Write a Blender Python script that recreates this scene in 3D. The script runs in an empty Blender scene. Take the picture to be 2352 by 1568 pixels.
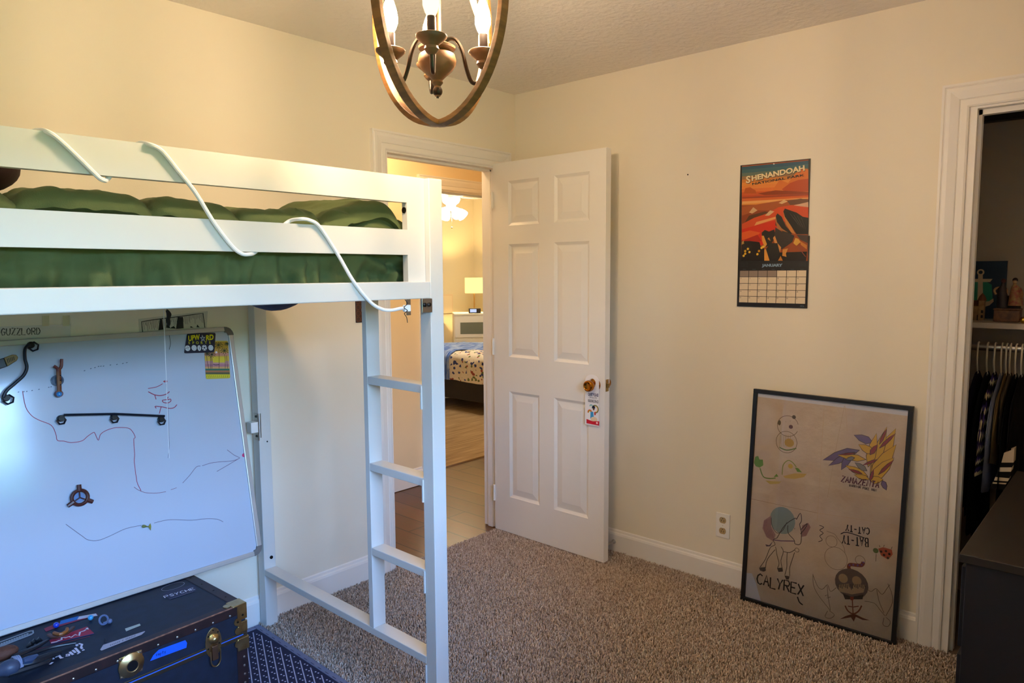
import bpy, bmesh, math, random
import numpy as np
from mathutils import Vector, Matrix, noise
random.seed(7)
rng = np.random.default_rng(7)
C = bpy.context.scene.collection
PI = math.pi

# ------------------------------------------------------------------ camera
CAM = np.array([-3.0327, -2.7075, 1.4536]); YAW, PITCH, ROLL, FPX = 0.7346, 0.0957, -0.0055, 1632.67
def cam_axes():
    f = np.array([math.cos(PITCH)*math.cos(YAW), math.cos(PITCH)*math.sin(YAW), -math.sin(PITCH)])
    r = np.array([math.sin(YAW), -math.cos(YAW), 0.0]); u = np.cross(r, f)
    c, s = math.cos(ROLL), math.sin(ROLL)
    return c*r+s*u, -s*r+c*u, f
RR, UU, FF = cam_axes()
def on_plane(px, py, p0, n):
    """measure: the point of plane (p0, n) seen at a pixel of the photograph"""
    d = RR*(px-1176)/FPX - UU*(py-784)/FPX + FF
    n = np.array(n, float); t = ((np.array(p0, float)-CAM) @ n)/(d @ n)
    return CAM + t*d
def at_x(px, py, x): return on_plane(px, py, (x, 0, 0), (1, 0, 0))
def at_y(px, py, y): return on_plane(px, py, (0, y, 0), (0, 1, 0))
def at_z(px, py, z): return on_plane(px, py, (0, 0, z), (0, 0, 1))

cd = bpy.data.cameras.new('camera'); co = bpy.data.objects.new('camera', cd); C.objects.link(co)
cd.sensor_width = 36.0; cd.lens = 36.0*FPX/2352.0; cd.clip_start = 0.05; cd.clip_end = 200
M = Matrix.Identity(4)
for i in range(3):
    M[i][0] = RR[i]; M[i][1] = UU[i]; M[i][2] = -FF[i]; M[i][3] = CAM[i]
co.matrix_world = M
bpy.context.scene.camera = co

# ------------------------------------------------------------------ materials
def lin(h):
    if not isinstance(h, str): return tuple(h)
    h = h.lstrip('#'); v = [int(h[i:i+2], 16)/255 for i in (0, 2, 4)]
    return tuple(c/12.92 if c <= 0.04045 else ((c+0.055)/1.055)**2.4 for c in v)
def mat(name, col, rough=0.5, metal=0.0, bump=None, var=None, spec=0.5, emit=None, coat=0.0):
    m = bpy.data.materials.new(name); m.use_nodes = True
    nt = m.node_tree; b = nt.nodes['Principled BSDF']
    c = lin(col); b.inputs['Base Color'].default_value = (*c, 1)
    b.inputs['Roughness'].default_value = rough; b.inputs['Metallic'].default_value = metal
    b.inputs['Specular IOR Level'].default_value = spec
    b.inputs['Coat Weight'].default_value = coat
    if emit:
        b.inputs['Emission Color'].default_value = (*lin(emit[0]), 1); b.inputs['Emission Strength'].default_value = emit[1]
    tc = nt.nodes.new('ShaderNodeTexCoord')
    if var:   # colour variation: (scale, second colour, stretch)
        n = nt.nodes.new('ShaderNodeTexNoise'); n.inputs['Scale'].default_value = var[0]; n.inputs['Detail'].default_value = 6
        mp = nt.nodes.new('ShaderNodeMapping'); mp.inputs['Scale'].default_value = var[2] if len(var) > 2 else (1, 1, 1)
        nt.links.new(tc.outputs['Object'], mp.inputs['Vector']); nt.links.new(mp.outputs['Vector'], n.inputs['Vector'])
        r = nt.nodes.new('ShaderNodeValToRGB'); r.color_ramp.elements[0].position = 0.35; r.color_ramp.elements[1].position = 0.65
        r.color_ramp.elements[0].color = (*c, 1); r.color_ramp.elements[1].color = (*lin(var[1]), 1)
        nt.links.new(n.outputs['Fac'], r.inputs['Fac']); nt.links.new(r.outputs['Color'], b.inputs['Base Color'])
    if bump:  # (scale, strength, distance)
        n = nt.nodes.new('ShaderNodeTexNoise'); n.inputs['Scale'].default_value = bump[0]; n.inputs['Detail'].default_value = 4
        nt.links.new(tc.outputs['Object'], n.inputs['Vector'])
        k = nt.nodes.new('ShaderNodeBump'); k.inputs['Strength'].default_value = bump[1]; k.inputs['Distance'].default_value = bump[2]
        nt.links.new(n.outputs['Fac'], k.inputs['Height']); nt.links.new(k.outputs['Normal'], b.inputs['Normal'])
    return m
def vcol_mat(name, rough=0.55, spec=0.3, bump=None):
    m = mat(name, 'ffffff', rough, spec=spec, bump=bump)
    a = m.node_tree.nodes.new('ShaderNodeAttribute'); a.attribute_name = 'ink'
    m.node_tree.links.new(a.outputs['Color'], m.node_tree.nodes['Principled BSDF'].inputs['Base Color'])
    return m
def glass_mat(name, tint='ffffff', rough=0.0):
    """clear pane: mostly see-through with a sharp sheen"""
    m = bpy.data.materials.new(name); m.use_nodes = True; nt = m.node_tree
    for n in list(nt.nodes): nt.nodes.remove(n)
    o = nt.nodes.new('ShaderNodeOutputMaterial'); mix = nt.nodes.new('ShaderNodeMixShader')
    t = nt.nodes.new('ShaderNodeBsdfTransparent'); t.inputs['Color'].default_value = (*lin(tint), 1)
    g = nt.nodes.new('ShaderNodeBsdfGlossy'); g.inputs['Roughness'].default_value = rough
    f = nt.nodes.new('ShaderNodeFresnel'); f.inputs['IOR'].default_value = 1.45
    nt.links.new(f.outputs[0], mix.inputs[0]); nt.links.new(t.outputs[0], mix.inputs[1]); nt.links.new(g.outputs[0], mix.inputs[2])
    nt.links.new(mix.outputs[0], o.inputs['Surface'])
    return m
def emis_mat(name, col, s):
    m = bpy.data.materials.new(name); m.use_nodes = True; nt = m.node_tree
    for n in list(nt.nodes): nt.nodes.remove(n)
    o = nt.nodes.new('ShaderNodeOutputMaterial'); e = nt.nodes.new('ShaderNodeEmission')
    e.inputs['Color'].default_value = (*lin(col), 1); e.inputs['Strength'].default_value = s
    nt.links.new(e.outputs[0], o.inputs['Surface']); return m
def plank_mat(name, c1, c2, gap):
    m = mat(name, c1, 0.3, spec=0.5); nt = m.node_tree; b = nt.nodes['Principled BSDF']
    tc = nt.nodes.new('ShaderNodeTexCoord'); mp = nt.nodes.new('ShaderNodeMapping'); mp.inputs['Rotation'].default_value = (0, 0, PI/2)
    br = nt.nodes.new('ShaderNodeTexBrick'); br.offset = 0.37; br.inputs['Scale'].default_value = 1
    br.inputs['Brick Width'].default_value = 1.1; br.inputs['Row Height'].default_value = 0.15; br.inputs['Mortar Size'].default_value = 0.0035
    br.inputs['Color1'].default_value = (*lin(c1), 1); br.inputs['Color2'].default_value = (*lin(c2), 1); br.inputs['Mortar'].default_value = (*lin(gap), 1)
    n = nt.nodes.new('ShaderNodeTexNoise'); n.inputs['Scale'].default_value = 6; n.inputs['Detail'].default_value = 8; n.inputs['Distortion'].default_value = 1.5
    m2 = nt.nodes.new('ShaderNodeMapping'); m2.inputs['Scale'].default_value = (9, 0.9, 1)
    mx = nt.nodes.new('ShaderNodeMixRGB'); mx.blend_type = 'MULTIPLY'; mx.inputs['Fac'].default_value = 0.55
    nt.links.new(tc.outputs['Object'], mp.inputs['Vector']); nt.links.new(mp.outputs['Vector'], br.inputs['Vector'])
    nt.links.new(tc.outputs['Object'], m2.inputs['Vector']); nt.links.new(m2.outputs['Vector'], n.inputs['Vector'])
    nt.links.new(br.outputs['Color'], mx.inputs['Color1']); nt.links.new(n.outputs['Color'], mx.inputs['Color2'])
    nt.links.new(mx.outputs['Color'], b.inputs['Base Color'])
    return m

WALL = mat('wall_paint', 'ebe3d1', 0.75, spec=0.25, bump=(260, 0.12, 0.002))
CEIL = mat('ceiling_texture', 'f4eee6', 0.9, spec=0.1, bump=(34, 0.6, 0.010))
TRIM = mat('white_trim_paint', 'ece8e2', 0.4, spec=0.45)
DOORM = mat('door_paint', 'ebe7e0', 0.42, spec=0.4)
HALLW = mat('hall_paint', 'ecd9b4', 0.75, spec=0.2)
BEDW = mat('cream_paint', 'e9e0c8', 0.75, spec=0.2)
WHITE_METAL = mat('white_bed_metal', 'cfcfcb', 0.33, spec=0.5)
STEEL = mat('steel', 'b9b6b2', 0.28, 1.0)
DARKSTEEL = mat('dark_steel', '2a2724', 0.4, 0.8)
BRASS = mat('aged_brass', 'cdb987', 0.3, 1.0, var=(18, 'a58a58'))
BRONZE = mat('antique_brass', 'b06f22', 0.18, 1.0)
BLACKM = mat('black_paint', '0c0c0d', 0.35)
WOODRING = mat('brown_wood_strap', '8c6030', 0.5, var=(14, '6a4722', (1, 1, 6)))
WOODPALE = mat('grey_brown_wood', '7c5c3a', 0.45, var=(20, '62462b'))
IRON = mat('dark_iron', '33291f', 0.4, 0.7)
PRINT = vcol_mat('printed_ink')
GLOSSPRINT = vcol_mat('glossy_print', 0.25, 0.5)
BULB = emis_mat('lit_bulb', 'ffdcb2', 400)
BULB_DIM = emis_mat('clear_bulb_glow', 'ffdfae', 1.4)
PLASTIC_W = mat('white_plastic', 'eceae6', 0.35)
PLASTIC_K = mat('black_plastic', '101114', 0.3)

# ------------------------------------------------------------------ mesh builder
def root_of(o):
    while o.parent: o = o.parent
    return o
class MB:
    def __init__(s): s.v = []; s.f = []; s.c = []
    def add(s, vs, fs, col=None):
        k = len(s.v); s.v += [tuple(map(float, p)) for p in vs]
        s.f += [tuple(i+k for i in f) for f in fs]; s.c += [col]*len(fs); return s
    def box(s, x0, x1, y0, y1, z0, z1, col=None):
        vs = [(x, y, z) for x in (x0, x1) for y in (y0, y1) for z in (z0, z1)]
        return s.add(vs, [(0, 1, 3, 2), (4, 6, 7, 5), (0, 4, 5, 1), (2, 3, 7, 6), (0, 2, 6, 4), (1, 5, 7, 3)], col)
    def obox(s, o, a, b, c, col=None):
        """box from corner o with edge vectors a, b, c"""
        o, a, b, c = map(np.array, (o, a, b, c))
        vs = [o+i*a+j*b+k*c for i in (0, 1) for j in (0, 1) for k in (0, 1)]
        return s.add(vs, [(0, 1, 3, 2), (4, 6, 7, 5), (0, 4, 5, 1), (2, 3, 7, 6), (0, 2, 6, 4), (1, 5, 7, 3)], col)
    def prism(s, poly, d, col=None):
        """polygon (3-D points) extruded by vector d"""
        n = len(poly); d = np.array(d); P = [np.array(p) for p in poly]
        vs = P + [p+d for p in P]
        fs = [tuple(range(n))[::-1], tuple(range(n, 2*n))] + [(i, (i+1) % n, n+(i+1) % n, n+i) for i in range(n)]
        return s.add(vs, fs, col)
    def tube(s, pts, r, seg=8, flat=1.0, closed=False, up=None):
        pts = [Vector(p) for p in pts]; n = len(pts); rs = r if hasattr(r, '__len__') else [r]*n
        rings = []; prev = None
        for i in range(n):
            if closed: t = pts[(i+1) % n]-pts[i-1]
            else: t = pts[min(i+1, n-1)]-pts[max(i-1, 0)]
            t.normalize()
            if up is not None:
                a = t.cross(Vector(up)); a.normalize()
            elif prev is None:
                a = t.cross(Vector((0, 0, 1)) if abs(t.z) < 0.9 else Vector((1, 0, 0))); a.normalize()
            else:
                a = prev - t*prev.dot(t); a.normalize()
            prev = a; b = t.cross(a)
            rings.append([pts[i] + a*math.cos(2*PI*k/seg)*rs[i] + b*math.sin(2*PI*k/seg)*rs[i]*flat for k in range(seg)])
        vs = [p for q in rings for p in q]; fs = []
        m = n if closed else n-1
        for i in range(m):
            for k in range(seg):
                j = (i+1) % n
                fs.append((i*seg+k, i*seg+(k+1) % seg, j*seg+(k+1) % seg, j*seg+k))
        if not closed: fs += [tuple(range(seg))[::-1], tuple((n-1)*seg+k for k in range(seg))]
        return s.add(vs, fs)
    def lathe(s, prof, cen=(0, 0, 0), axis=(0, 0, 1), seg=24):
        """prof: list of (radius, height along axis)"""
        ax = Vector(axis).normalized(); a = ax.orthogonal().normalized(); b = ax.cross(a); c = Vector(cen)
        vs = []; fs = []; n = len(prof)
        for r, h in prof:
            for k in range(seg):
                w = 2*PI*k/seg; vs.append(c + ax*h + (a*math.cos(w)+b*math.sin(w))*max(r, 1e-5))
        for i in range(n-1):
            for k in range(seg):
                fs.append((i*seg+k, i*seg+(k+1) % seg, (i+1)*seg+(k+1) % seg, (i+1)*seg+k))
        fs += [tuple(range(seg))[::-1], tuple((n-1)*seg+k for k in range(seg))]
        return s.add(vs, fs)
    def ball(s, c, r, seg=16, rings=10, sc=(1, 1, 1)):
        vs = []; fs = []
        for i in range(rings+1):
            t = PI*i/rings
            for k in range(seg):
                w = 2*PI*k/seg
                vs.append((c[0]+r*sc[0]*math.sin(t)*math.cos(w), c[1]+r*sc[1]*math.sin(t)*math.sin(w), c[2]+r*sc[2]*math.cos(t)))
        for i in range(rings):
            for k in range(seg): fs.append((i*seg+k, (i+1)*seg+k, (i+1)*seg+(k+1) % seg, i*seg+(k+1) % seg))
        return s.add(vs, fs)
    def grid(s, fn, nu, nv):
        vs = [fn(i/nu, j/nv) for i in range(nu+1) for j in range(nv+1)]
        fs = [(i*(nv+1)+j, (i+1)*(nv+1)+j, (i+1)*(nv+1)+j+1, i*(nv+1)+j+1) for i in range(nu) for j in range(nv)]
        return s.add(vs, fs)
    def build(s, name, m, parent=None, smooth=False, bevel=0, label=None, cat=None, group=None, kind=None, local=False, weld=False):
        vs = np.array(s.v, float)
        o = bpy.data.objects.new(name, bpy.data.meshes.new(name)); C.objects.link(o)
        if parent is not None:
            if not local:
                inv = np.array(root_of(parent).matrix_basis.inverted())
                vs = vs @ inv[:3, :3].T + inv[:3, 3]
            o.parent = parent
        elif not local:
            base = np.array([(vs[:, 0].min()+vs[:, 0].max())/2, (vs[:, 1].min()+vs[:, 1].max())/2, vs[:, 2].min()])
            vs = vs - base; o.location = base
        me = o.data; me.from_pydata([tuple(p) for p in vs], [], s.f); me.update()
        if any(c is not None for c in s.c):
            at = me.color_attributes.new('ink', 'FLOAT_COLOR', 'CORNER')
            buf = np.ones((len(me.loops), 4), np.float32)
            for p, c in zip(me.polygons, s.c):
                cc = lin(c) if c is not None else (1, 1, 1)
                buf[p.loop_start:p.loop_start+p.loop_total, :3] = cc
            at.data.foreach_set('color', buf.ravel())
        else:
            bm = bmesh.new(); bm.from_mesh(me)
            if weld: bmesh.ops.remove_doubles(bm, verts=bm.verts, dist=1e-5)
            bmesh.ops.recalc_face_normals(bm, faces=bm.faces); bm.to_mesh(me); bm.free()
        me.materials.append(m)
        if smooth:
            me.polygons.foreach_set('use_smooth', [True]*len(me.polygons))
            try: me.set_sharp_from_angle(angle=math.radians(40))
            except Exception: pass
        if bevel:
            b = o.modifiers.new('bevel', 'BEVEL'); b.width = bevel; b.segments = 2; b.limit_method = 'ANGLE'
        tag(o, label, cat, group, kind)
        return o
def tag(o, label=None, cat=None, group=None, kind=None):
    if label: o['label'] = label
    if cat: o['category'] = cat
    if group: o['group'] = group
    if kind: o['kind'] = kind
def thing(name, label, cat, loc=(0, 0, 0), rz=0.0, group=None):
    o = bpy.data.objects.new(name, None); C.objects.link(o); o.empty_display_size = 0.05
    o.location = tuple(map(float, loc)); o.rotation_euler = (0, 0, rz)
    o.matrix_basis = Matrix.Translation(Vector(o.location)) @ Matrix.Rotation(rz, 4, 'Z')
    tag(o, label, cat, group); return o
def struct(name, mb, m, parent=None, **k):
    o = mb.build(name, m, parent, **k)
    if parent is None: o['kind'] = 'structure'
    return o
def smooth_path(pts, n=8, closed=False):
    """Catmull-Rom through the points"""
    P = [np.array(p, float) for p in pts]; out = []
    N = len(P)
    rngs = range(N) if closed else range(N-1)
    for i in rngs:
        if closed: a, b, c, d = P[i-1], P[i], P[(i+1) % N], P[(i+2) % N]
        else: a, b, c, d = P[max(i-1, 0)], P[i], P[i+1], P[min(i+2, N-1)]
        for k in range(n):
            t = k/n
            out.append(0.5*((2*b)+(-a+c)*t+(2*a-5*b+4*c-d)*t*t+(-a+3*b-3*c+d)*t**3))
    if not closed: out.append(P[-1])
    return out

# stroke lettering: unit square letters as polylines
SF = {
'A': [[(0, 0), (.5, 1), (1, 0)], [(.2, .4), (.8, .4)]], 'B': [[(0, 0), (0, 1), (.7, 1), (.8, .75), (.6, .53), (0, .53)], [(.6, .53), (.9, .3), (.7, 0), (0, 0)]],
'C': [[(1, .85), (.6, 1), (.15, .8), (0, .45), (.2, .1), (.6, 0), (1, .15)]], 'D': [[(0, 0), (0, 1), (.6, .95), (1, .5), (.6, .05), (0, 0)]],
'E': [[(1, 1), (0, 1), (0, 0), (1, 0)], [(0, .52), (.75, .52)]], 'F': [[(1, 1), (0, 1), (0, 0)], [(0, .52), (.7, .52)]],
'G': [[(1, .85), (.5, 1), (.1, .75), (0, .4), (.3, 0), (.8, .05), (1, .45), (.55, .45)]], 'H': [[(0, 0), (0, 1)], [(1, 0), (1, 1)], [(0, .5), (1, .5)]],
'I': [[(.5, 0), (.5, 1)]], 'K': [[(0, 0), (0, 1)], [(1, 1), (0, .45), (1, 0)]], 'L': [[(0, 1), (0, 0), (1, 0)]],
'M': [[(0, 0), (.1, 1), (.5, .35), (.9, 1), (1, 0)]], 'N': [[(0, 0), (0, 1), (1, 0), (1, 1)]], 'O': [[(.5, 0), (.05, .3), (.05, .7), (.5, 1), (.95, .7), (.95, .3), (.5, 0)]],
'P': [[(0, 0), (0, 1), (.8, 1), (1, .75), (.8, .5), (0, .5)]], 'R': [[(0, 0), (0, 1), (.8, 1), (1, .75), (.8, .52), (0, .52)], [(.4, .52), (1, 0)]],
'S': [[(1, .9), (.5, 1), (.05, .8), (.3, .55), (.9, .4), (.9, .1), (.4, 0), (0, .12)]], 'T': [[(.5, 0), (.5, 1)], [(0, 1), (1, 1)]],
'U': [[(0, 1), (0, .25), (.35, 0), (.75, .05), (1, .3), (1, 1)]], 'W': [[(0, 1), (.25, 0), (.5, .7), (.75, 0), (1, 1)]], 'X': [[(0, 1), (1, 0)], [(0, 0), (1, 1)]],
'Y': [[(0, 1), (.5, .5), (1, 1)], [(.5, .5), (.3, 0)]], 'Z': [[(0, 1), (1, 1), (0, 0), (1, 0)]], '-': [[(.1, .5), (.9, .5)]], ' ': [], "'": [[(.5, 1), (.4, .8)]],
'y': [[(0, .6), (.45, .1)], [(1, .6), (.3, -.35)]], 'e': [[(0, .3), (.9, .35), (.6, .62), (.2, .55), (.05, .2), (.4, 0), (.9, .1)]], 'm': [[(0, 0), (.1, .6)], [(.1, .5), (.4, .6), (.45, 0)], [(.45, .5), (.85, .6), (.9, 0)]],
'p': [[(0, -.4), (.1, .6), (.8, .5), (.7, .1), (.1, .1)]], 't': [[(.4, 1), (.4, .1), (.8, 0)], [(0, .65), (.9, .65)]], '?': [[(.1, .8), (.5, 1), (.9, .75), (.5, .45), (.5, .25)], [(.5, .06), (.5, 0)]],
}
class Decal:
    """ink on a plane: o origin, u and v axes in the plane, n its normal; layers stack by a hair"""
    def __init__(s, o, u, v, eps=0.0004):
        s.o = np.array(o, float); s.u = np.array(u, float)/np.linalg.norm(u); s.v = np.array(v, float)/np.linalg.norm(v)
        s.n = np.cross(s.u, s.v); s.mb = MB(); s.k = 0; s.eps = eps; s.z = (0, 0, 1.0); s.ws = 1.0
    def zoom(s, ox, oy, sc): s.z = (ox, oy, sc); return s
    def uv(s, p):
        """photograph pixel (in the current crop's pixels) -> plane coordinates"""
        q = on_plane(s.z[0]+p[0]/s.z[2], s.z[1]+p[1]/s.z[2], s.o, s.n)-s.o
        return (q @ s.u, q @ s.v)
    def P(s, p, k=None): return s.o + s.u*p[0] + s.v*p[1] + s.n*s.eps*(1+(s.k if k is None else k))
    def poly(s, pts, col, px=True):
        s.k += 0.25
        q = [s.uv(p) if px else p for p in pts]
        a = sum(q[i][0]*q[(i+1) % len(q)][1]-q[(i+1) % len(q)][0]*q[i][1] for i in range(len(q)))
        if a < 0: q = q[::-1]
        s.mb.add([s.P(p) for p in q], [tuple(range(len(q)))], col)
    def line(s, pts, w, col, px=True, sm=0):
        w = w*s.ws
        """stroke of width w metres"""
        s.k += 0.1
        q = [s.uv(p) if px else p for p in pts]
        if sm: q = [tuple(p) for p in smooth_path(q, sm)]
        q = [np.array(p) for p in q]; L = []; R_ = []
        for i in range(len(q)):
            t = q[min(i+1, len(q)-1)]-q[max(i-1, 0)]; l = np.linalg.norm(t)
            t = t/l if l > 1e-9 else np.array([1.0, 0]); nn = np.array([-t[1], t[0]])*w/2
            L.append(q[i]+nn); R_.append(q[i]-nn)
        n = len(q); s.mb.add([s.P(p) for p in L+R_], [(n+i, n+i+1, i+1, i) for i in range(n-1)], col)
    def circle(s, c, r, col, px=True, seg=20, sx=1.0):
        c = s.uv(c) if px else c
        s.poly([(c[0]+r*sx*math.cos(2*PI*k/seg), c[1]+r*math.sin(2*PI*k/seg)) for k in range(seg)], col, False)
    def ring(s, c, r, w, col, px=True, a0=0, a1=2*PI, sx=1.0):
        c = s.uv(c) if px else c
        s.line([(c[0]+r*sx*math.cos(a0+(a1-a0)*k/24), c[1]+r*math.sin(a0+(a1-a0)*k/24)) for k in range(25)], w, col, False)
    def rect(s, x0, y0, x1, y1, col): s.poly([(x0, y0), (x1, y0), (x1, y1), (x0, y1)], col, False)
    def hand(s, txt, p0, p1, h, w, col, px=True, jit=0.06, adv=1.0, italic=0.0):
        """hand lettering along the baseline p0 -> p1, letter height h in metres"""
        a, b = (np.array(s.uv(p0)), np.array(s.uv(p1))) if px else (np.array(p0), np.array(p1))
        d = b-a; L = np.linalg.norm(d); d /= L; nn = np.array([-d[1], d[0]])
        step = L/len(txt); lw = step*0.72*adv
        for i, ch in enumerate(txt):
            o = a + d*step*i + nn*h*random.uniform(-jit, jit)
            for st in SF.get(ch, []):
                s.line([o+d*(x*lw+italic*y*h)+nn*(y*h) for x, y in st], w, col, False)
    def text(s, txt, c, size, col, px=True, ang=0.0, sx=1.0, bold=0.0, fit=None, shear=0.0, align='CENTER'):
        s.k += 0.25
        cu = bpy.data.curves.new('t', 'FONT'); cu.body = txt; cu.size = size; cu.align_x = align; cu.align_y = 'CENTER'; cu.offset = bold; cu.shear = shear
        cu.resolution_u = 3
        ob = bpy.data.objects.new('t', cu); C.objects.link(ob)
        dg = bpy.context.evaluated_depsgraph_get(); me = bpy.data.meshes.new_from_object(ob.evaluated_get(dg))
        vs = np.array([tuple(v.co) for v in me.vertices])
        if len(vs):
            if fit: sx = fit/(vs[:, 0].max()-vs[:, 0].min())
            c = s.uv(c) if px else c
            x = vs[:, 0]*sx; y = vs[:, 1]
            X = x*math.cos(ang)-y*math.sin(ang)+c[0]; Y = x*math.sin(ang)+y*math.cos(ang)+c[1]
            s.mb.add([s.P((X[i], Y[i])) for i in range(len(vs))], [tuple(p.vertices) for p in me.polygons], col)
        bpy.data.objects.remove(ob); bpy.data.curves.remove(cu); bpy.data.meshes.remove(me)
    def build(s, name, parent, m=None, **k): return s.mb.build(name, m or PRINT, parent, **k)

H = 2.44
# ================================================================== SETTING
def wall_with_hole(axis, pos0, pos1, a0, a1, holes, z1=H):
    """solid wall slab; axis 'x' means it runs along x; holes = [(h0, h1, zlo, zhi)]"""
    mb = MB(); cur = a0
    def slab(p, q, lo, hi):
        if q-p < 1e-6 or hi-lo < 1e-6: return
        if axis == 'x': mb.box(p, q, pos0, pos1, lo, hi)
        else: mb.box(pos0, pos1, p, q, lo, hi)
    for h0, h1, lo, hi in sorted(holes):
        slab(cur, h0, 0, z1); slab(h0, h1, 0, lo); slab(h0, h1, hi, z1); cur = h1
    slab(cur, a1, 0, z1); return mb
DX0, DX1, DZ = -0.918, -0.146, 2.035             # doorway in wall_left
CY0, CY1, CZ = -2.93, -2.192, 2.038              # closet opening in wall_right
WX0, WX1, WZ0, WZ1 = -3.35, -1.70, 1.10, 1.96    # window in wall_back
struct('wall_left', wall_with_hole('x', 0.0, 0.115, -3.87, 1.0, [(DX0, DX1, -0.01, DZ)]), WALL)
struct('wall_right', wall_with_hole('y', 0.0, 0.115, -3.12, 0.0, [(CY0, CY1, -0.01, CZ)]), WALL)
struct('wall_back', wall_with_hole('x', -3.12, -3.0, -3.87, 0.0, [(WX0, WX1, WZ0, WZ1)]), WALL)
struct('wall_front', MB().box(-3.87, -3.75, -3.0, 0.0, 0, H), WALL)
struct('floor', MB().box(-3.87, 0.0, -3.12, 0.004, -0.1, 0.0), mat('carpet_backing', '6d5a4c', 0.95, var=(60, '594a3e')))
struct('ceiling', MB().box(-3.87, 0.115, -3.12, 0.0, H, H+0.1), CEIL)
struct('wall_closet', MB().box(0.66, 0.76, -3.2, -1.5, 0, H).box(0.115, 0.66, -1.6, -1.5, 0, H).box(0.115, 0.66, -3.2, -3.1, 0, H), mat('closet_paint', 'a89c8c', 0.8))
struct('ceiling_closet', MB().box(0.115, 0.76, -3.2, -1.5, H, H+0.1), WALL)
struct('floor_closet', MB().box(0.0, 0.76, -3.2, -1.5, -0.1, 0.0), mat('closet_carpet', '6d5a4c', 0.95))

# hallway and the bedroom across it
PLANK = plank_mat('hardwood_planks', '7d5530', '5f3d20', '20140b')
struct('floor_hall', MB().box(-3.2, 3.95, 0.004, 4.3, -0.1, -0.004), PLANK)
struct('wall_hall', wall_with_hole('x', 1.0, 1.115, -3.2, 3.95, [(0.215, 0.985, -0.01, 2.035)]), HALLW)
struct('wall_hall_end', MB().box(0.9, 1.0, 0.115, 1.0, 0, H).box(-3.3, -3.2, 0.115, 1.115, 0, H), HALLW)
struct('ceiling_hall', MB().box(-3.2, 1.0, 0.0, 1.0, H, H+0.1), WALL)
struct('wall_bedroom', MB().box(-0.6, 3.95, 4.2, 4.3, 0, H).box(3.85, 3.95, 1.115, 4.2, 0, H).box(-0.7, -0.6, 1.115, 4.3, 0, H), BEDW)
struct('ceiling_bedroom', MB().box(-0.7, 3.95, 1.0, 4.3, H, H+0.1), TRIM)

# mitred mouldings: casing profile (outward width, depth)
PROF = [(0.0, 0.0), (0.0, 0.010), (0.006, 0.013), (0.026, 0.013), (0.028, 0.011), (0.031, 0.015), (0.058, 0.021), (0.070, 0.021), (0.074, 0.017), (0.077, 0.021), (0.085, 0.021), (0.085, 0.0)]
def casing(name, to3, a0, a1, zt):
    """to3(a, z, d) -> 3-D; a0 < a1 are the inner edges"""
    mb = MB(); path = [(a0, 0.0, (-1, 0)), (a0, zt, (-1, 1)), (a1, zt, (1, 1)), (a1, 0.0, (1, 0))]; n = len(PROF)
    vs = [to3(a+w*o[0], z+w*o[1], d) for a, z, o in path for w, d in PROF]
    fs = [(i*n+k, i*n+(k+1) % n, (i+1)*n+(k+1) % n, (i+1)*n+k) for i in range(3) for k in range(n)]
    mb.add(vs, fs); return struct(name, mb, TRIM)
casing('trim_1', lambda a, z, d: (a, -d, z), -0.914, -0.140, 2.030)
casing('trim_2', lambda a, z, d: (-d, -a, z), 2.178, 2.94, 2.034)
casing('trim_3', lambda a, z, d: (a, 1.0-d, z), 0.217, 0.983, 2.030)
# jambs with stops
jb = MB().box(DX0-0.003, DX0+0.016, -0.002, 0.117, 0, DZ+0.003).box(DX1-0.004, DX1+0.005, -0.002, 0.117, 0, DZ+0.003).box(DX0, DX1, -0.0015, 0.1165, DZ-0.014, DZ+0.003)
jb.box(DX0+0.016, DX0+0.027, 0.045, 0.08, 0, DZ-0.014).box(DX1-0.015, DX1-0.004, 0.045, 0.08, 0, DZ-0.014).box(DX0+0.016, DX1-0.004, 0.045, 0.08, DZ-0.025, DZ-0.014)
struct('trim_4', jb, TRIM)
jb = MB().box(-0.002, 0.117, CY1-0.010, CY1+0.015, 0, CZ+0.003).box(-0.002, 0.117, CY0-0.011, CY0+0.012, 0, CZ+0.003).box(-0.0015, 0.1165, CY0, CY1, CZ-0.012, CZ+0.003)
jb.box(0.03, 0.06, CY1-0.021, CY1-0.010, 0, CZ-0.012).box(0.03, 0.06, CY0, CY1-0.010, CZ-0.030, CZ-0.012)
struct('trim_5', jb, TRIM)
struct('trim_6', MB().box(0.212, 0.228, 0.998, 1.117, 0, 2.037).box(0.972, 0.988, 0.998, 1.117, 0, 2.037).box(0.214, 0.986, 0.9985, 1.1165, 2.021, 2.037), TRIM)
struct('trim_7', MB().box(0.40, 0.44, CY0-0.1, -1.6, 2.045, 2.115), mat('dark_bar', '14110e', 0.6))  # dark bar running high across the inside of the closet
BB = [(0, 0), (0.014, 0), (0.014, 0.095), (0.011, 0.104), (0.006, 0.108), (0.005, 0.118), (0, 0.122)]
def baseboard(name, fn, a0, a1, m=TRIM):
    mb = MB(); n = len(BB)
    mb.add([fn(a, d, z) for a in (a0, a1) for d, z in BB], [(k, (k+1) % n, n+(k+1) % n, n+k) for k in range(n)]+[tuple(range(n)), tuple(range(n, 2*n))])
    return struct(name, mb, m)
baseboard('baseboard_left', lambda a, d, z: (a, -d, z), -3.75, -0.999)
baseboard('baseboard_right', lambda a, d, z: (-d, a, z), -2.093, 0.0)
baseboard('baseboard_back', lambda a, d, z: (a, -3.0+d, z), -3.75, 0.0)
baseboard('baseboard_hall', lambda a, d, z: (a, 1.0-d, z), -3.2, 0.131)
baseboard('baseboard_bedroom', lambda a, d, z: (a, 4.2-d, z), -0.6, 3.85)

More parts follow.
